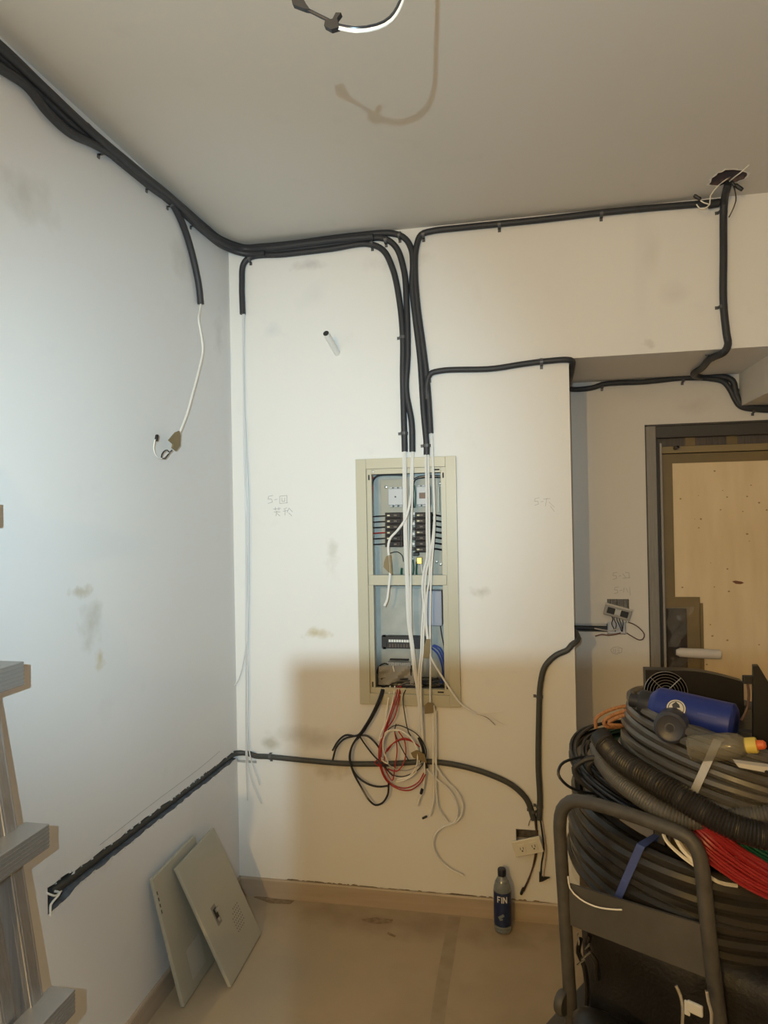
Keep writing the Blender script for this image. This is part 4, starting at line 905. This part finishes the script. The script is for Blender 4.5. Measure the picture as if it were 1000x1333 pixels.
# ================================================================== ADDED UNSEEN LAMP RIG BESIDE THE CAMERA (its visor shades the lower wall)
wl = thing('added_lamp_rig', (COOL.x, COOL.y, 0), 'added unseen tripod lamp rig with a visor beside the photographer', 'lamp')
m_lampk = mat('lamp_black', (.02, .02, .02), .5)
b = B(); b.tube([(COOL.x, COOL.y-.05, .35), (COOL.x, COOL.y-.05, COOL.z-.05)], .012, 10); b.build('pole', m_lampk, wl, True)
for k in range(3):
    a = math.radians(-90+120*k); b = B(); b.tube([(COOL.x, COOL.y-.05, .5), (COOL.x+.3*math.cos(a), COOL.y-.05+.3*math.sin(a), .01)], .009, 8); b.build('leg', m_lampk, wl, True)
b = B(); b.box(COOL.x-.05, COOL.x+.05, COOL.y-.07, COOL.y-.02, COOL.z-.06, COOL.z+.06, .006); b.build('lamp_head', m_lampk, wl)
VD = .10; sh = bw(380, 1000); shT = bw(560, 868)
vx = COOL.x+(sh.x-COOL.x)*VD/(D-COOL.y); vz = COOL.z+(shT.z-COOL.z)*VD/(D-COOL.y); vz2 = vz+.0035
b = B(); y0, y1 = COOL.y+VD, COOL.y+VD+.002
b.add([(vx, y0, vz-.16), (vx+.22, y0, vz-.16), (vx+.22, y0, vz2+.004), (vx, y0, vz), (vx, y1, vz-.16), (vx+.22, y1, vz-.16), (vx+.22, y1, vz2+.004), (vx, y1, vz)], [(0, 1, 2, 3), (4, 5, 6, 7), (0, 1, 5, 4), (1, 2, 6, 5), (2, 3, 7, 6), (3, 0, 4, 7)]); b.build('blocker', m_lampk, wl)
b = B(); b.tube([(COOL.x+.03, COOL.y-.03, COOL.z-.05), (COOL.x+.06, y0, vz-.14)], .004, 6); b.build('blocker_arm', m_lampk, wl, True)

# ================================================================== CART AND ITS LOAD
PLf = atY(729, 1075, 2.0); PRt = atY(912, 1115, 1.80)
hn = Vector(((PRt-PLf).y, -(PRt-PLf).x, 0)).normalized()
if hn.y < 0: hn = -hn                        # points away from the camera, over the platform
hd = Vector(((PRt-PLf).x, (PRt-PLf).y, 0)).normalized()
def hpx(x, y): return onplane(x, y, PLf, hn)
m_tube = mat('grey_painted_tube', (.078, .073, .066), .5, noise=(25, (.045, .04, .036), .8)); m_cart = mat('cart_grey_sheet', (.085, .078, .070), .55, noise=(10, (.06, .054, .048), .8))
PZ = .17
q = hpx(744, 1318); L0 = hpx(743, 1300); R0 = hpx(934, 1320)
cart = thing('platform_cart', (L0.x, L0.y, 0), 'grey platform cart with a tubular handle, loaded with coils and bags', 'cart')
hp_ = [Vector((hpx(744, 1318).x, hpx(744, 1318).y, PZ)), hpx(741, 1280), hpx(735, 1180), hpx(730, 1100), hpx(729, 1072), hpx(732, 1054), hpx(742, 1044), hpx(757, 1043), hpx(790, 1051), hpx(840, 1067), hpx(878, 1081), hpx(897, 1091), hpx(908, 1106), hpx(914, 1130), hpx(920, 1190), hpx(929, 1270), hpx(938, 1345), Vector((hpx(944, 1400).x, hpx(944, 1400).y, PZ))]
b = B(); b.tube(hp_, .0185, 14, .015); b.build('handle', m_tube, cart, True)
zl0, zl1 = hpx(742, 1203), hpx(742, 1150); zr0, zr1 = hpx(926, 1274), hpx(921, 1205)
b = B(); vs_ = [zl0, zr0, zr1, zl1]; b.add([v-hn*.004 for v in vs_]+[v+hn*.004 for v in vs_], [(0, 1, 2, 3), (7, 6, 5, 4), (0, 1, 5, 4), (1, 2, 6, 5), (2, 3, 7, 6), (3, 0, 4, 7)]); b.build('handle_plate', m_cart, cart)
mid = (hp_[0]+hp_[-1])/2; mid.z = 0
wd_ = .27
pm = Matrix((hd, hn, NZ)).transposed().to_4x4(); pm.translation = mid
b = B(); b.box(-wd_, wd_+.06, -.03, .74, PZ-.03, PZ, .006, pm); b.build('platform', m_cart, cart)
m_rub = mat('caster_rubber', (.03, .03, .03), .6)
for sx in (-wd_+.06, wd_):
    for sy in (.04, .66):
        T = pm @ Matrix.Translation((sx, sy, .055)) @ Matrix.Rotation(math.pi/2, 4, 'Y')
        b = B(); b.lathe([(.0, -.016), (.05, -.016), (.055, -.01), (.055, .01), (.05, .016), (0, .016)], 18, T); cs = b.build('caster', m_rub, cart, True)
        b = B(); b.box(sx-.024, sx-.019, sy-.02, sy+.02, .05, PZ-.029, 0, pm); b.box(sx+.019, sx+.024, sy-.02, sy+.02, .05, PZ-.029, 0, pm); b.build('caster_fork', m_alu, cs)
b = B(); T = Matrix.Translation(hpx(737, 1300)-hn*.02) @ (hd).to_track_quat('Z', 'Y').to_matrix().to_4x4(); b.lathe([(.0, -.012), (.03, -.012), (.034, -.006), (.034, .006), (.03, .012), (0, .012)], 16, T); b.build('hinge_wheel', m_tube, cart, True)

CC = Vector((.53, 2.245, 0))               # axis of the stacked coils
def coil(name, C, R, r, nv, nl, z0, tilt, m, label, cat='coil', jit=.0, seg=72, sides=7, phase=0, gap=2.0):
    """a continuous tube wound in nv turns and nl layers, axis tilted by the matrix"""
    pts = []
    for l in range(nl):
        for t in range(nv*seg):
            f = t/seg; k = f if l % 2 == 0 else nv-1-f
            fr = f % 1; lev = (math.floor(f)+ (max(0, (fr-.85)/.15)))
            if l % 2: lev = nv-1-lev
            a = phase+2*math.pi*f
            rad = R-l*r*gap*.95+jit*math.sin(a*3+l+math.floor(f)*1.7)
            z = lev*r*gap+jit*math.sin(a*2+math.floor(f)*2.3)
            pts.append(Vector(C)+Vector((0, 0, z0))+tilt @ Vector((rad*math.cos(a), rad*math.sin(a), z)))
    b = B(); b.tube(pts, r, sides, raw=True); return tag(b.build(name, m, None, True), label, cat)
def tilt(xdeg, ydeg): return Matrix.Rotation(math.radians(ydeg), 3, 'Y') @ Matrix.Rotation(math.radians(xdeg), 3, 'X')
m_blackc = mat('black_conduit_film', (.010, .0085, .0075), .30, spec=.5, coat=.1); m_greyc = mat('grey_conduit_coil', (.078, .073, .067), .33, spec=.6, coat=.15)
I3 = tilt(4, 5)
k1 = coil('conduit_coil', CC, .385, .0165, 7, 2, .52, I3, m_blackc, 'big black conduit coil in clear wrap behind the cart handle', jit=.004)
# blue strap round the coil section
def strap(par, C, R, z0, hgt, dep, ang, T, m, name='strap', w_=.011, lean=0.0, pad=.004):
    b = B(); P = []
    for (rr, zz) in ((R+pad, -pad-.016), (R+pad, hgt+pad), (R-dep-pad, hgt+pad), (R-dep-pad, -pad-.016)):
        P.append((rr, zz))
    for i in range(4):
        (ra, za), (rb_, zb2) = P[i], P[(i+1) % 4]; g0, g1 = [], []
        for k in range(7):
            t = k/6; rr = ra+(rb_-ra)*t; zz = za+(zb2-za)*t; aa = ang+lean*(zz/hgt)
            for lst, s_ in ((g0, -1), (g1, 1)):
                a = aa+s_*w_/R; lst.append(Vector(C)+Vector((0, 0, z0))+T @ Vector((rr*math.cos(a), rr*math.sin(a), zz)))
        b.sheet([g0, g1])
    o = b.build(name, m, par); sm = o.modifiers.new('thick', 'SOLIDIFY'); sm.thickness = .002; return o
m_blue = mat('blue_strap', (.08, .12, .38), .45)
strap(k1, CC, .4015, .52, .215, .075, math.radians(-137), I3, m_blue, lean=.16)
# folded clear wrap on the coil's front
m_wrap = mat('clear_stretch_wrap', (.10, .09, .08), .06, alpha=.16, spec=1.0, bump=(14, .9))
g = []
for i in range(9):
    row = []
    for j in range(26):
        a = math.radians(-165+100*j/25); zz = -.012+.225*i/8; rr = .407+.004*math.sin(i*2.3+j*1.1)+.003*random.random()
        row.append(CC+Vector((0, 0, .52))+I3 @ Vector((rr*math.cos(a), rr*math.sin(a), zz)))
    g.append(row)
b = B(); b.sheet(g); b.build('clear_wrap', m_wrap, k1, True)

# white wires hanging under and beside the black coil
b = B(); b.tube([hpx(744, 1137)-hn*.02, hpx(747, 1152)-hn*.022, hpx(760, 1165)-hn*.024, hpx(780, 1175)-hn*.024, hpx(800, 1179)-hn*.022, hpx(814, 1180)-hn*.02], .0022, 6)
tag(b.build('wire', m_wwire, None, True), 'white wire sagging across the cart handle plate', 'wire')
b = B(); b.tube([cyl(864, 1086, CC, .40), cyl(868, 1095, CC, .41), cyl(885, 1112, CC, .415), cyl(912, 1132, CC, .415), cyl(935, 1148, CC, .415), cyl(960, 1153, CC, .41)], .005, 6)
tag(b.build('cable', m_wwire, None, True), 'white cable lying between the black coil and the red wires', 'cable')
b = B(); b.tube([cyl(880, 1090, CC, .40), cyl(888, 1104, CC, .41), cyl(905, 1122, CC, .415), cyl(918, 1134, CC, .415)], .007, 6)
tag(b.build('cable', m_wwire, None, True), 'cream cable end wedged beside the handle corner', 'cable')
# wire coils between the conduit coils
def wire_coil(C, R, z0, T, m, label, nw=14, r=.0035, spread=.02, name='wire_coil'):
    b = B()
    pts = []
    seg = 56
    for k in range(nw):
        dr_, dz_ = random.uniform(-spread, spread), random.uniform(-spread, spread)*.9
        for t in range(seg):
            a = 2*math.pi*t/seg; pts.append(Vector(C)+Vector((0, 0, z0))+T @ Vector(((R+dr_)*math.cos(a), (R+dr_)*math.sin(a), dz_+.006*math.sin(2*a+k))))
    b.tube(pts, r, 6, raw=True); return tag(b.build(name, m, None, True), label, 'wire coil')
wire_coil(CC+Vector((.0, .0, 0)), .365, .80, tilt(5, 8), m_kwire, 'black wire coil wedged under the grey hose', 14, .005, .025)
wire_coil(CC+Vector((.035, -.02, 0)), .335, .80, tilt(2, 12), m_gwire, 'green wire coil squeezed under the corrugated hoses', 22, .0036, .024)
def draped(path, back, C, R_, m, label, nw, r, step, dive=()):
    '''one continuous wire laid nw times along the visible bend and returned inside the load'''
    pts = []
    for k in range(nw):
        q_ = (k-(nw-1)/2)*step
        pts += smooth([cyl(x-q_*.55+random.uniform(-1, 1), y+q_*.8+random.uniform(-1, 1), C, R_+.004*((k*7) % 3)-(dive[i] if i < len(dive) else 0)) for i, (x, y) in enumerate(path)], .02)
        pts += [Vector(p)+Vector((random.uniform(-.01, .01), 0, random.uniform(-.01, .01))) for p in back]
    b = B(); b.tube(pts, r, 6, .02); return tag(b.build('wire_coil', m, None, True), label, 'wire coil')
draped([(880, 1052), (892, 1066), (906, 1080), (928, 1100), (952, 1119), (976, 1135), (1002, 1150), (1050, 1168)], [(.78, 2.02, .66), (.72, 2.12, .68), (.5, 2.12, .74), (.42, 2.06, .78)], CC, .425, mat('bright_red_wire', (.30, .018, .022), .38), 'red wire coil draped over the black conduit coil', 11, .0048, 4.0, (.10, .07, .02))
draped([(925, 1055), (945, 1075), (965, 1098), (990, 1115), (1050, 1140)], [(.80, 2.05, .69), (.72, 2.12, .70), (.55, 2.12, .74)], CC, .415, m_gwire, 'green wire coil beside the red one under the dark hose', 8, .0045, 4.0, (.10, .06, .01))
# grey conduit coil on top
T2 = tilt(-1, 11); C2 = CC+Vector((.105, -.075, 0))
k2 = coil('conduit_coil', C2, .345, .0128, 7, 3, .835, T2, m_greyc, 'grey conduit coil with silver tape on top of the load', jit=.003)
m_silver = mat('silver_tape', (.55, .53, .50), .25, metal=.3, bump=(60, .5))
strap(k2, C2, .358, .835, .162, .08, math.radians(-127), T2, m_silver, 'tape_band', .010, .10)
g = []
for i in range(8):
    row = []
    for j in range(18):
        a = math.radians(-112+62*j/17); zz = -.01+.17*i/7; rr = .362+.003*math.sin(i*2.3+j*1.4)+.002*random.random()
        row.append(C2+Vector((0, 0, .835))+T2 @ Vector((rr*math.cos(a), rr*math.sin(a), zz)))
    g.append(row)
b = B(); b.sheet(g); b.build('clear_wrap', m_wrap, k2, True)
# corrugated hoses lying round the grey coil
def hose(pxs, R, r, m, label, pitch=.0075, extra=()):
    pts = [cyl(x, y, C2, R+dr_) for x, y, dr_ in pxs]+list(extra)
    b = B(); b.tube(pts, r, 14, .0019, rf=lambda L, i, n: r*(1+.055*math.sin(2*math.pi*L/pitch)) if L > .03 else r*1.02)
    return tag(b.build('corrugated_hose', m, None, True), label, 'hose')
m_hosek = mat('dark_hose', (.020, .018, .017), .42); m_hoseg = mat('grey_hose', (.095, .092, .088), .45)
hose([(781, 958, .06), (792, 973, .05), (815, 994, .045), (845, 1012, .04), (880, 1034, .04), (915, 1056, .04), (950, 1074, .04), (985, 1086, .04), (1020, 1092, .04)], .36, .031, m_hosek, 'dark corrugated hose with a blunt end resting round the grey coil')
hose([(778, 972, .055), (784, 990, .055), (800, 1011, .055), (830, 1035, .055), (862, 1055, .05), (895, 1067, .03), (930, 1068, .0), (965, 1064, .0), (1000, 1062, .0), (1030, 1060, .0)], .355, .024, m_hoseg, 'pale grey corrugated hose under the dark hose')
# black cable loop sticking out left of the load
b = B(); b.tube([atY(778, 1034, 2.1), atY(756, 1030, 2.08), atY(738, 1022, 2.06), atY(727, 1008, 2.06), atY(731, 995, 2.08), atY(745, 988, 2.1), atY(768, 985, 2.14), atY(790, 990, 2.2)], .0042, 8, .01)
tag(b.build('cable', m_kwire, None, True), 'black cable looping out left of the load', 'cable')
for k, (pp, lbl) in enumerate((([(800, 1045), (775, 1030), (752, 1012), (748, 1000), (760, 990), (785, 985)], 'black flat cable bent double beside the green coil'), ([(810, 1042), (785, 1025), (768, 1008), (766, 996), (778, 988), (800, 988)], 'black flat cable folded next to the grey hose end'))):
    b = B(); b.tube([atY(x, y, 2.12+.02*k) for x, y in pp], .009, 8, .012); tag(b.build('cable', m_conduit, None, True), lbl, 'cable')
# orange rope
b = B()
m_rope = mat('orange_rope', (.34, .13, .045), .7, noise=(140, (.5, .26, .12), .9))
rp = [(776, 948), (776, 936), (790, 926), (815, 919), (840, 917)]
b.tube([atY(x, y, 2.25) for x, y in rp]+[atY(862, 922, 2.32), atY(870, 935, 2.36), atY(850, 945, 2.3), atY(815, 945, 2.22), atY(790, 946, 2.2), atY(786, 940, 2.2), atY(800, 930, 2.21), atY(835, 922, 2.22), atY(862, 926, 2.3), atY(866, 936, 2.34), atY(840, 942, 2.26), atY(800, 944, 2.19), atY(792, 942, 2.19), atY(806, 933, 2.2), atY(838, 927, 2.21), atY(850, 926, 2.25)], .0058, 8, .008)
tag(b.build('rope', m_rope, None, True), 'orange rope bundled on the load beside the blue flask', 'rope')
# toolbox body the bottles rest on, inside the grey coil
b = B(); tb = CC+Vector((.13, -.03, 0)); T = Matrix.Translation(tb+Vector((0, 0, .93))) @ Matrix.Rotation(math.radians(-18), 4, 'Z')
b.box(-.17, .15, -.11, .15, -.19, .06, .02, T); tb_ = tag(b.build('tool_case', mat('black_tool_case', (.022, .020, .018), .5, bump=(40, .4))), 'black tool case sunk inside the grey coil under the flask', 'case')
# fan unit
Y0 = 2.24; a = atY(842, 940, Y0); c = atY(968, 875, Y0)
fan = thing('fan_unit', ((a.x+c.x)/2, Y0, a.z), 'black fan unit with a round wire grille behind the blue flask', 'fan')
b = B(); n = 14; prof = []
for i in range(n+1):
    t = i/n; prof.append((a.x+(c.x-a.x)*t, c.z - (.0 if t < .45 else .03*((t-.45)/.55)**1.6)))
zb = a.z-.06
vs_ = [(x, Y0, z) for x, z in prof]+[(x, Y0, zb) for x, z in prof]+[(x, Y0+.045, z) for x, z in prof]+[(x, Y0+.045, zb) for x, z in prof]; m_ = n+1; fs = []
for i in range(n): fs += [(i, i+1, m_+i+1, m_+i), (2*m_+i, 3*m_+i, 3*m_+i+1, 2*m_+i+1), (i, 2*m_+i, 2*m_+i+1, i+1), (m_+i, m_+i+1, 3*m_+i+1, 3*m_+i)]
fs += [(0, m_, 3*m_, 2*m_), (n, 2*m_+n, 3*m_+n, m_+n)]
b.add(vs_, fs); b.build('housing', mat('black_housing', (.018, .016, .015), .4, bump=(30, .3)), fan)
gc = atY(867, 901, Y0-.006); m_gr = mat('grille_wire', (.55, .54, .52), .3, metal=.8)
b = B(); b.lathe([(0, 0), (.062, 0)], 28, Matrix.Translation(gc+Vector((0, .004, 0))) @ Matrix.Rotation(math.pi/2, 4, 'X')); b.build('fan_opening', m_dark, fan)
for k in range(7):
    R_ = .012+.0085*k; b = B(); b.tube([gc+Vector((R_*math.cos(2*math.pi*i/40), -.004*(1-k/8), R_*math.sin(2*math.pi*i/40))) for i in range(41)], .0013, 5, raw=True, cap=False); b.build('grille_ring', m_gr, fan, True)
for k in range(2):
    a_ = math.radians(45+90*k); d = Vector((math.cos(a_), 0, math.sin(a_))); b = B(); b.tube([gc-d*.063, gc+d*.063], .0015, 5, raw=True); b.build('grille_spoke', m_gr, fan)
# blue flask
def lying(px0, py0, px1, py1, Y0, Y1): p = atY(px0, py0, Y0); q_ = atY(px1, py1, Y1); d = q_-p; return Matrix.Translation(p) @ d.to_track_quat('Z', 'X').to_matrix().to_4x4(), d.length
T, L = lying(835, 914, 955, 943, 2.09, 1.98)
fk = thing('flask', T.translation, 'royal blue flask with a round sticker lying on the load', 'flask')
m_royal = mat('royal_blue_enamel', (.012, .028, .22), .35)
R_ = .055
b = B(); b.lathe([(0, L*1.03), (.030, L*1.03), (.044, L*1.025), (R_, L*.99), (R_, L*.22), (R_-.004, L*.18), (.036, L*.12), (.034, L*.10)], 36, T); b.build('flask_body', m_royal, fk, True)
b = B(); b.lathe([(.036, L*.12), (.037, L*.02), (.034, -.002), (.020, -.004), (.020, -.03), (.012, -.034), (0, -.034)], 28, T); b.build('flask_cap', mat('flask_cap_black', (.018, .018, .022), .45), fk, True)
b = B(); b.lathe([(.018, L*1.0305), (.026, L*1.0315), (.030, L*1.0305)], 32, T); b.build('base_ring', mat('royal_blue_dark', (.008, .018, .13), .4), fk, True)
# sticker: white ring, dark emblem, wrapped on the side that faces the room
Ti = T.inverted(); cl = Ti @ (onplane(887, 924, T @ Vector((0, 0, L*.42)), fw)); a0 = math.atan2((Ti @ CAMP).y, (Ti @ CAMP).x); zc0 = cl.z
lat = cl.y*math.cos(a0)-cl.x*math.sin(a0); a0 += math.asin(max(-.9, min(.9, lat/R_)))
def onflask(s_, z, lift=.0008): a = a0+s_/R_; return T @ Vector(((R_+lift)*math.cos(a), (R_+lift)*math.sin(a), zc0+z))
def disc(r_, lift, m, name, par=fk, r_in=0, sq=1):
    g0 = [[onflask(rr*math.cos(2*math.pi*k/28), rr*math.sin(2*math.pi*k/28)*sq, lift) for k in range(29)] for rr in ((r_in, (r_in+r_)/2, r_))]
    b = B(); b.sheet(g0); return b.build(name, m, par)
m_stk = mat('sticker_white', (.62, .60, .55), .5); m_stkd = mat('sticker_dark', (.03, .035, .05), .5)
stk = disc(.0255, .0006, m_stkd, 'sticker'); disc(.0245, .0010, m_stk, 'sticker_ring', stk, .021); disc(.019, .0010, m_stk, 'sticker_field', stk)
b = B()
for (pp) in ([(-.018, -.004), (-.012, .006), (-.004, .010), (-.002, .002), (.004, .004), (.002, -.008), (-.008, -.012)], [(.004, .006), (.008, .014), (.010, .012), (.008, .004)]):
    b.add([onflask(x, z, .0014) for x, z in pp], [tuple(range(len(pp)))])
for k in range(4): b.add([onflask(.006+.0032*k, -.010, .0014), onflask(.0076+.0032*k, -.010, .0014), onflask(.0076+.0032*k, .004+.002*(k % 2), .0014), onflask(.006+.0032*k, .004+.002*(k % 2), .0014)], [(0, 1, 2, 3)])
b.build('sticker_print', m_stkd, stk)
b = B(); b.sheet([[onflask(-.004, .055+.002*i, .0007) for i in range(24)], [onflask(.001, .055+.002*i, .0007) for i in range(24)]]); b.build('faded_print', mat('faded_blue_print', (.03, .05, .27), .5), fk)
# dark slate cup seen by its base
T, L = lying(872, 948, 880, 937, 1.93, 2.04)
cup = thing('cup', T.translation, 'slate grey cup lying with its base to the room below the blue flask', 'cup')
b = B(); b.lathe([(0, .003), (.030, .002), (.034, 0), (.041, .004), (.043, .012), (.042, .10), (.038, .10)], 30, T); b.build('cup_body', mat('slate_plastic', (.035, .038, .055), .4), cup, True)
b = B(); b.lathe([(.010, .0014), (.012, .001), (.013, .0014)], 24, T); b.build('base_mark', mat('slate_light', (.06, .065, .085), .45), cup, True)
# clear squeeze bottle with yellow cap
T, L = lying(898, 974, 984, 970, 1.90, 1.84)
sb = thing('squeeze_bottle', T.translation, 'clear bottle with a yellow cap and orange nozzle lying on the load', 'bottle')
b = B(); b.lathe([(0, 0), (.03, 0), (.034, .006), (.034, L*.62), (.030, L*.76), (.020, L*.86), (.017, L*.87)], 26, T); b.build('bottle_body', mat('dull_clear_plastic', (.22, .20, .15), .15, alpha=.6), sb, True)
b = B(); b.lathe([(.019, L*.85), (.0195, L*1.0), (.018, L*1.02), (0, L*1.02)], 20, T); b.build('cap', mat('yellow_cap', (.62, .48, .10), .45), sb, True)
b = B(); b.lathe([(.012, L*1.01), (.011, L*1.12), (.006, L*1.15), (0, L*1.15)], 16, T); b.build('nozzle', mat('orange_nozzle', (.62, .12, .03), .4), sb, True)
# papers under the flask
for pts, m, lbl in (([(893, 957), (912, 954), (925, 958), (908, 963)], mat('pink_packet', (.45, .36, .38), .5), 'pale pink packet under the blue flask'), ([(918, 958), (952, 963), (957, 967), (930, 971), (922, 967)], mat('white_packet', (.60, .62, .64), .4), 'white and blue packet beside the clear bottle')):
    a = [atY(x, y, 1.965-.004*(y-955)) for x, y in pts]; b = B(); k = len(a); b.add(a+[p-Vector((0, .0, .006)) for p in a], [tuple(range(k)), tuple(range(k, 2*k))[::-1]]+[(i, (i+1) % k, (i+1) % k+k, i+k) for i in range(k)])
    tag(b.build('packet', m), lbl, 'packet')
# white metal bracket at the edge of the load
a = [atY(x, y, 1.80) for x, y in ((957, 993), (1030, 1003), (1030, 1012), (962, 999))]; b = B(); b.add(a+[p+Vector((0, .02, .002)) for p in a], [(0, 1, 2, 3), (7, 6, 5, 4), (0, 1, 5, 4), (1, 2, 6, 5), (2, 3, 7, 6), (3, 0, 4, 7)])
br = tag(b.build('bracket', mat('white_metal_strip', (.55, .53, .50), .4)), 'white metal strip with a screw hole across the grey coil', 'bracket')
b = B(); p = atY(998, 1005, 1.798); b.lathe([(.0045, 0), (0, .0002)], 12, Matrix.Translation(p) @ Matrix.Rotation(math.pi/2, 4, 'X')); b.build('screw_hole', m_ktape, br)
# black folding board at the right edge
Y2 = 2.02; b = B()
fr_ = [(981, 867), (988, 867), (1003, 892), (1060, 960), (1060, 1030), (992, 1000), (981, 985)]
a = [atY(x, y, Y2) for x, y in fr_]; k = len(a); b.add(a+[p+Vector((.004, .025, 0)) for p in a], [tuple(range(k)), tuple(range(k, 2*k))[::-1]]+[(i, (i+1) % k, (i+1) % k+k, i+k) for i in range(k)])
bd = tag(b.build('black_stand', mat('black_stand_plastic', (.014, .013, .012), .5)), 'black flat stand with a slanted top at the right end of the load', 'stand')
a = atY(968, 890, Y2+.01); c = atY(983, 880, Y2+.01); b = B(); b.box(a.x, c.x+.004, Y2+.004, Y2+.022, a.z, c.z, .002); b.build('stand_arm', bpy.data.materials['black_stand_plastic'], bd)
b = B(); b.tube([atY(973, 885, Y2+.01), atY(975, 905, Y2+.01), atY(972, 925, Y2+.01), atY(965, 938, Y2)], .0035, 7); b.build('cord', m_bwire, bd, True)
# bags on the platform
def bag(name, c, sx, sy, sz, rotz, m, label, seed):
    random.seed(seed); bm = bmesh.new(); bmesh.ops.create_cube(bm, size=2); bmesh.ops.subdivide_edges(bm, edges=bm.edges[:], cuts=9, use_grid_fill=True)
    ph = [random.uniform(0, 6) for _ in range(6)]
    for v in bm.verts:
        p = v.co.copy(); q_ = Vector((abs(p.x)**5, abs(p.y)**5, abs(p.z)**5)); nrm = (q_.x+q_.y+q_.z)**.2; p = p/nrm
        w_ = 1+.05*math.sin(4*p.x+ph[0]+2*p.z)+.04*math.sin(5*p.y+3*p.z+ph[1])+.03*math.sin(9*p.x-6*p.y+ph[2])
        if p.z > .5: w_ *= 1-.09*math.cos(2.3*p.x+ph[3])*math.cos(1.6*p.y)
        v.co = Vector((p.x*sx*w_, p.y*sy*w_, max(-sz, p.z*sz*(w_ if p.z > 0 else 1))))
    bm.verts.index_update(); b = B(); R3 = Matrix.Rotation(rotz, 3, 'Z')
    b.add([Vector(c)+R3 @ v.co for v in bm.verts], [[v.index for v in f.verts] for f in bm.faces]); bm.free()
    o = b.build(name, m, None, True); return tag(o, label, 'bag')
m_bag = mat('black_bag_fabric', (.010, .008, .007), .55, bump=(90, .5)); m_bag2 = mat('black_leatherette', (.010, .0085, .0075), .33, bump=(25, .4))
bz = PZ
cB = mid+hn*.31+hd*.09
bag1 = bag('tool_bag', (cB.x, cB.y, PZ+.168), .34, .28, .168, math.atan2(hd.y, hd.x), m_bag, 'black fabric tool bag on the cart under the conduit coil', 3)
bag2 = bag('tool_bag', (mid.x+hn.x*-.15+hd.x*.10, mid.y+hn.y*-.15+hd.y*.10, .17), .20, .10, .17, math.atan2(hd.y, hd.x), m_bag2, 'black leather tool bag with buckles in front of the cart handle', 5)
m_steel = mat('buckle_steel', (.6, .59, .56), .25, metal=.9)
def fpx(x, y, o): return onplane(x, y, PLf-hn*o, hn)
for pts in ([(880, 1283), (886, 1296), (889, 1312), (888, 1345)], [(920, 1290), (922, 1303), (926, 1318), (925, 1345)]):
    b = B(); b.tube([fpx(x, y, .25) for x, y in pts], .0035, 6); b.build('buckle_frame', m_steel, bag2, True)
b = B(); a = fpx(905, 1313, .255); b.obox(a, hd*.016, Vector((0, 0, .012)), hn*.004, .003); b.obox(a-hd*.016-Vector((0, 0, .006)), hd*.006, Vector((0, 0, .015)), hn*.003, .002); b.build('buckle', mat('buckle_white', (.5, .49, .47), .4), bag2)
for pts in ([(756, 1222), (753, 1240), (760, 1256), (764, 1285), (762, 1345)], [(768, 1218), (765, 1236), (775, 1250), (778, 1275)]):
    b = B(); b.tube([fpx(x, y, -.03) for x, y in pts], .007, 8); b.build('bag_strap', m_bag2, bag1, True)
for x, y, dx, dy in ((763, 1244, 6, -5), (757, 1252, 5, -4), (765, 1232, 3, -3), (753, 1222, 1, 8)):
    b = B(); b.tube([fpx(x-dx, y-dy, -.018), fpx(x+dx, y+dy, -.018)], .0028, 6); b.build('strap_clasp', m_steel, bag1, True)
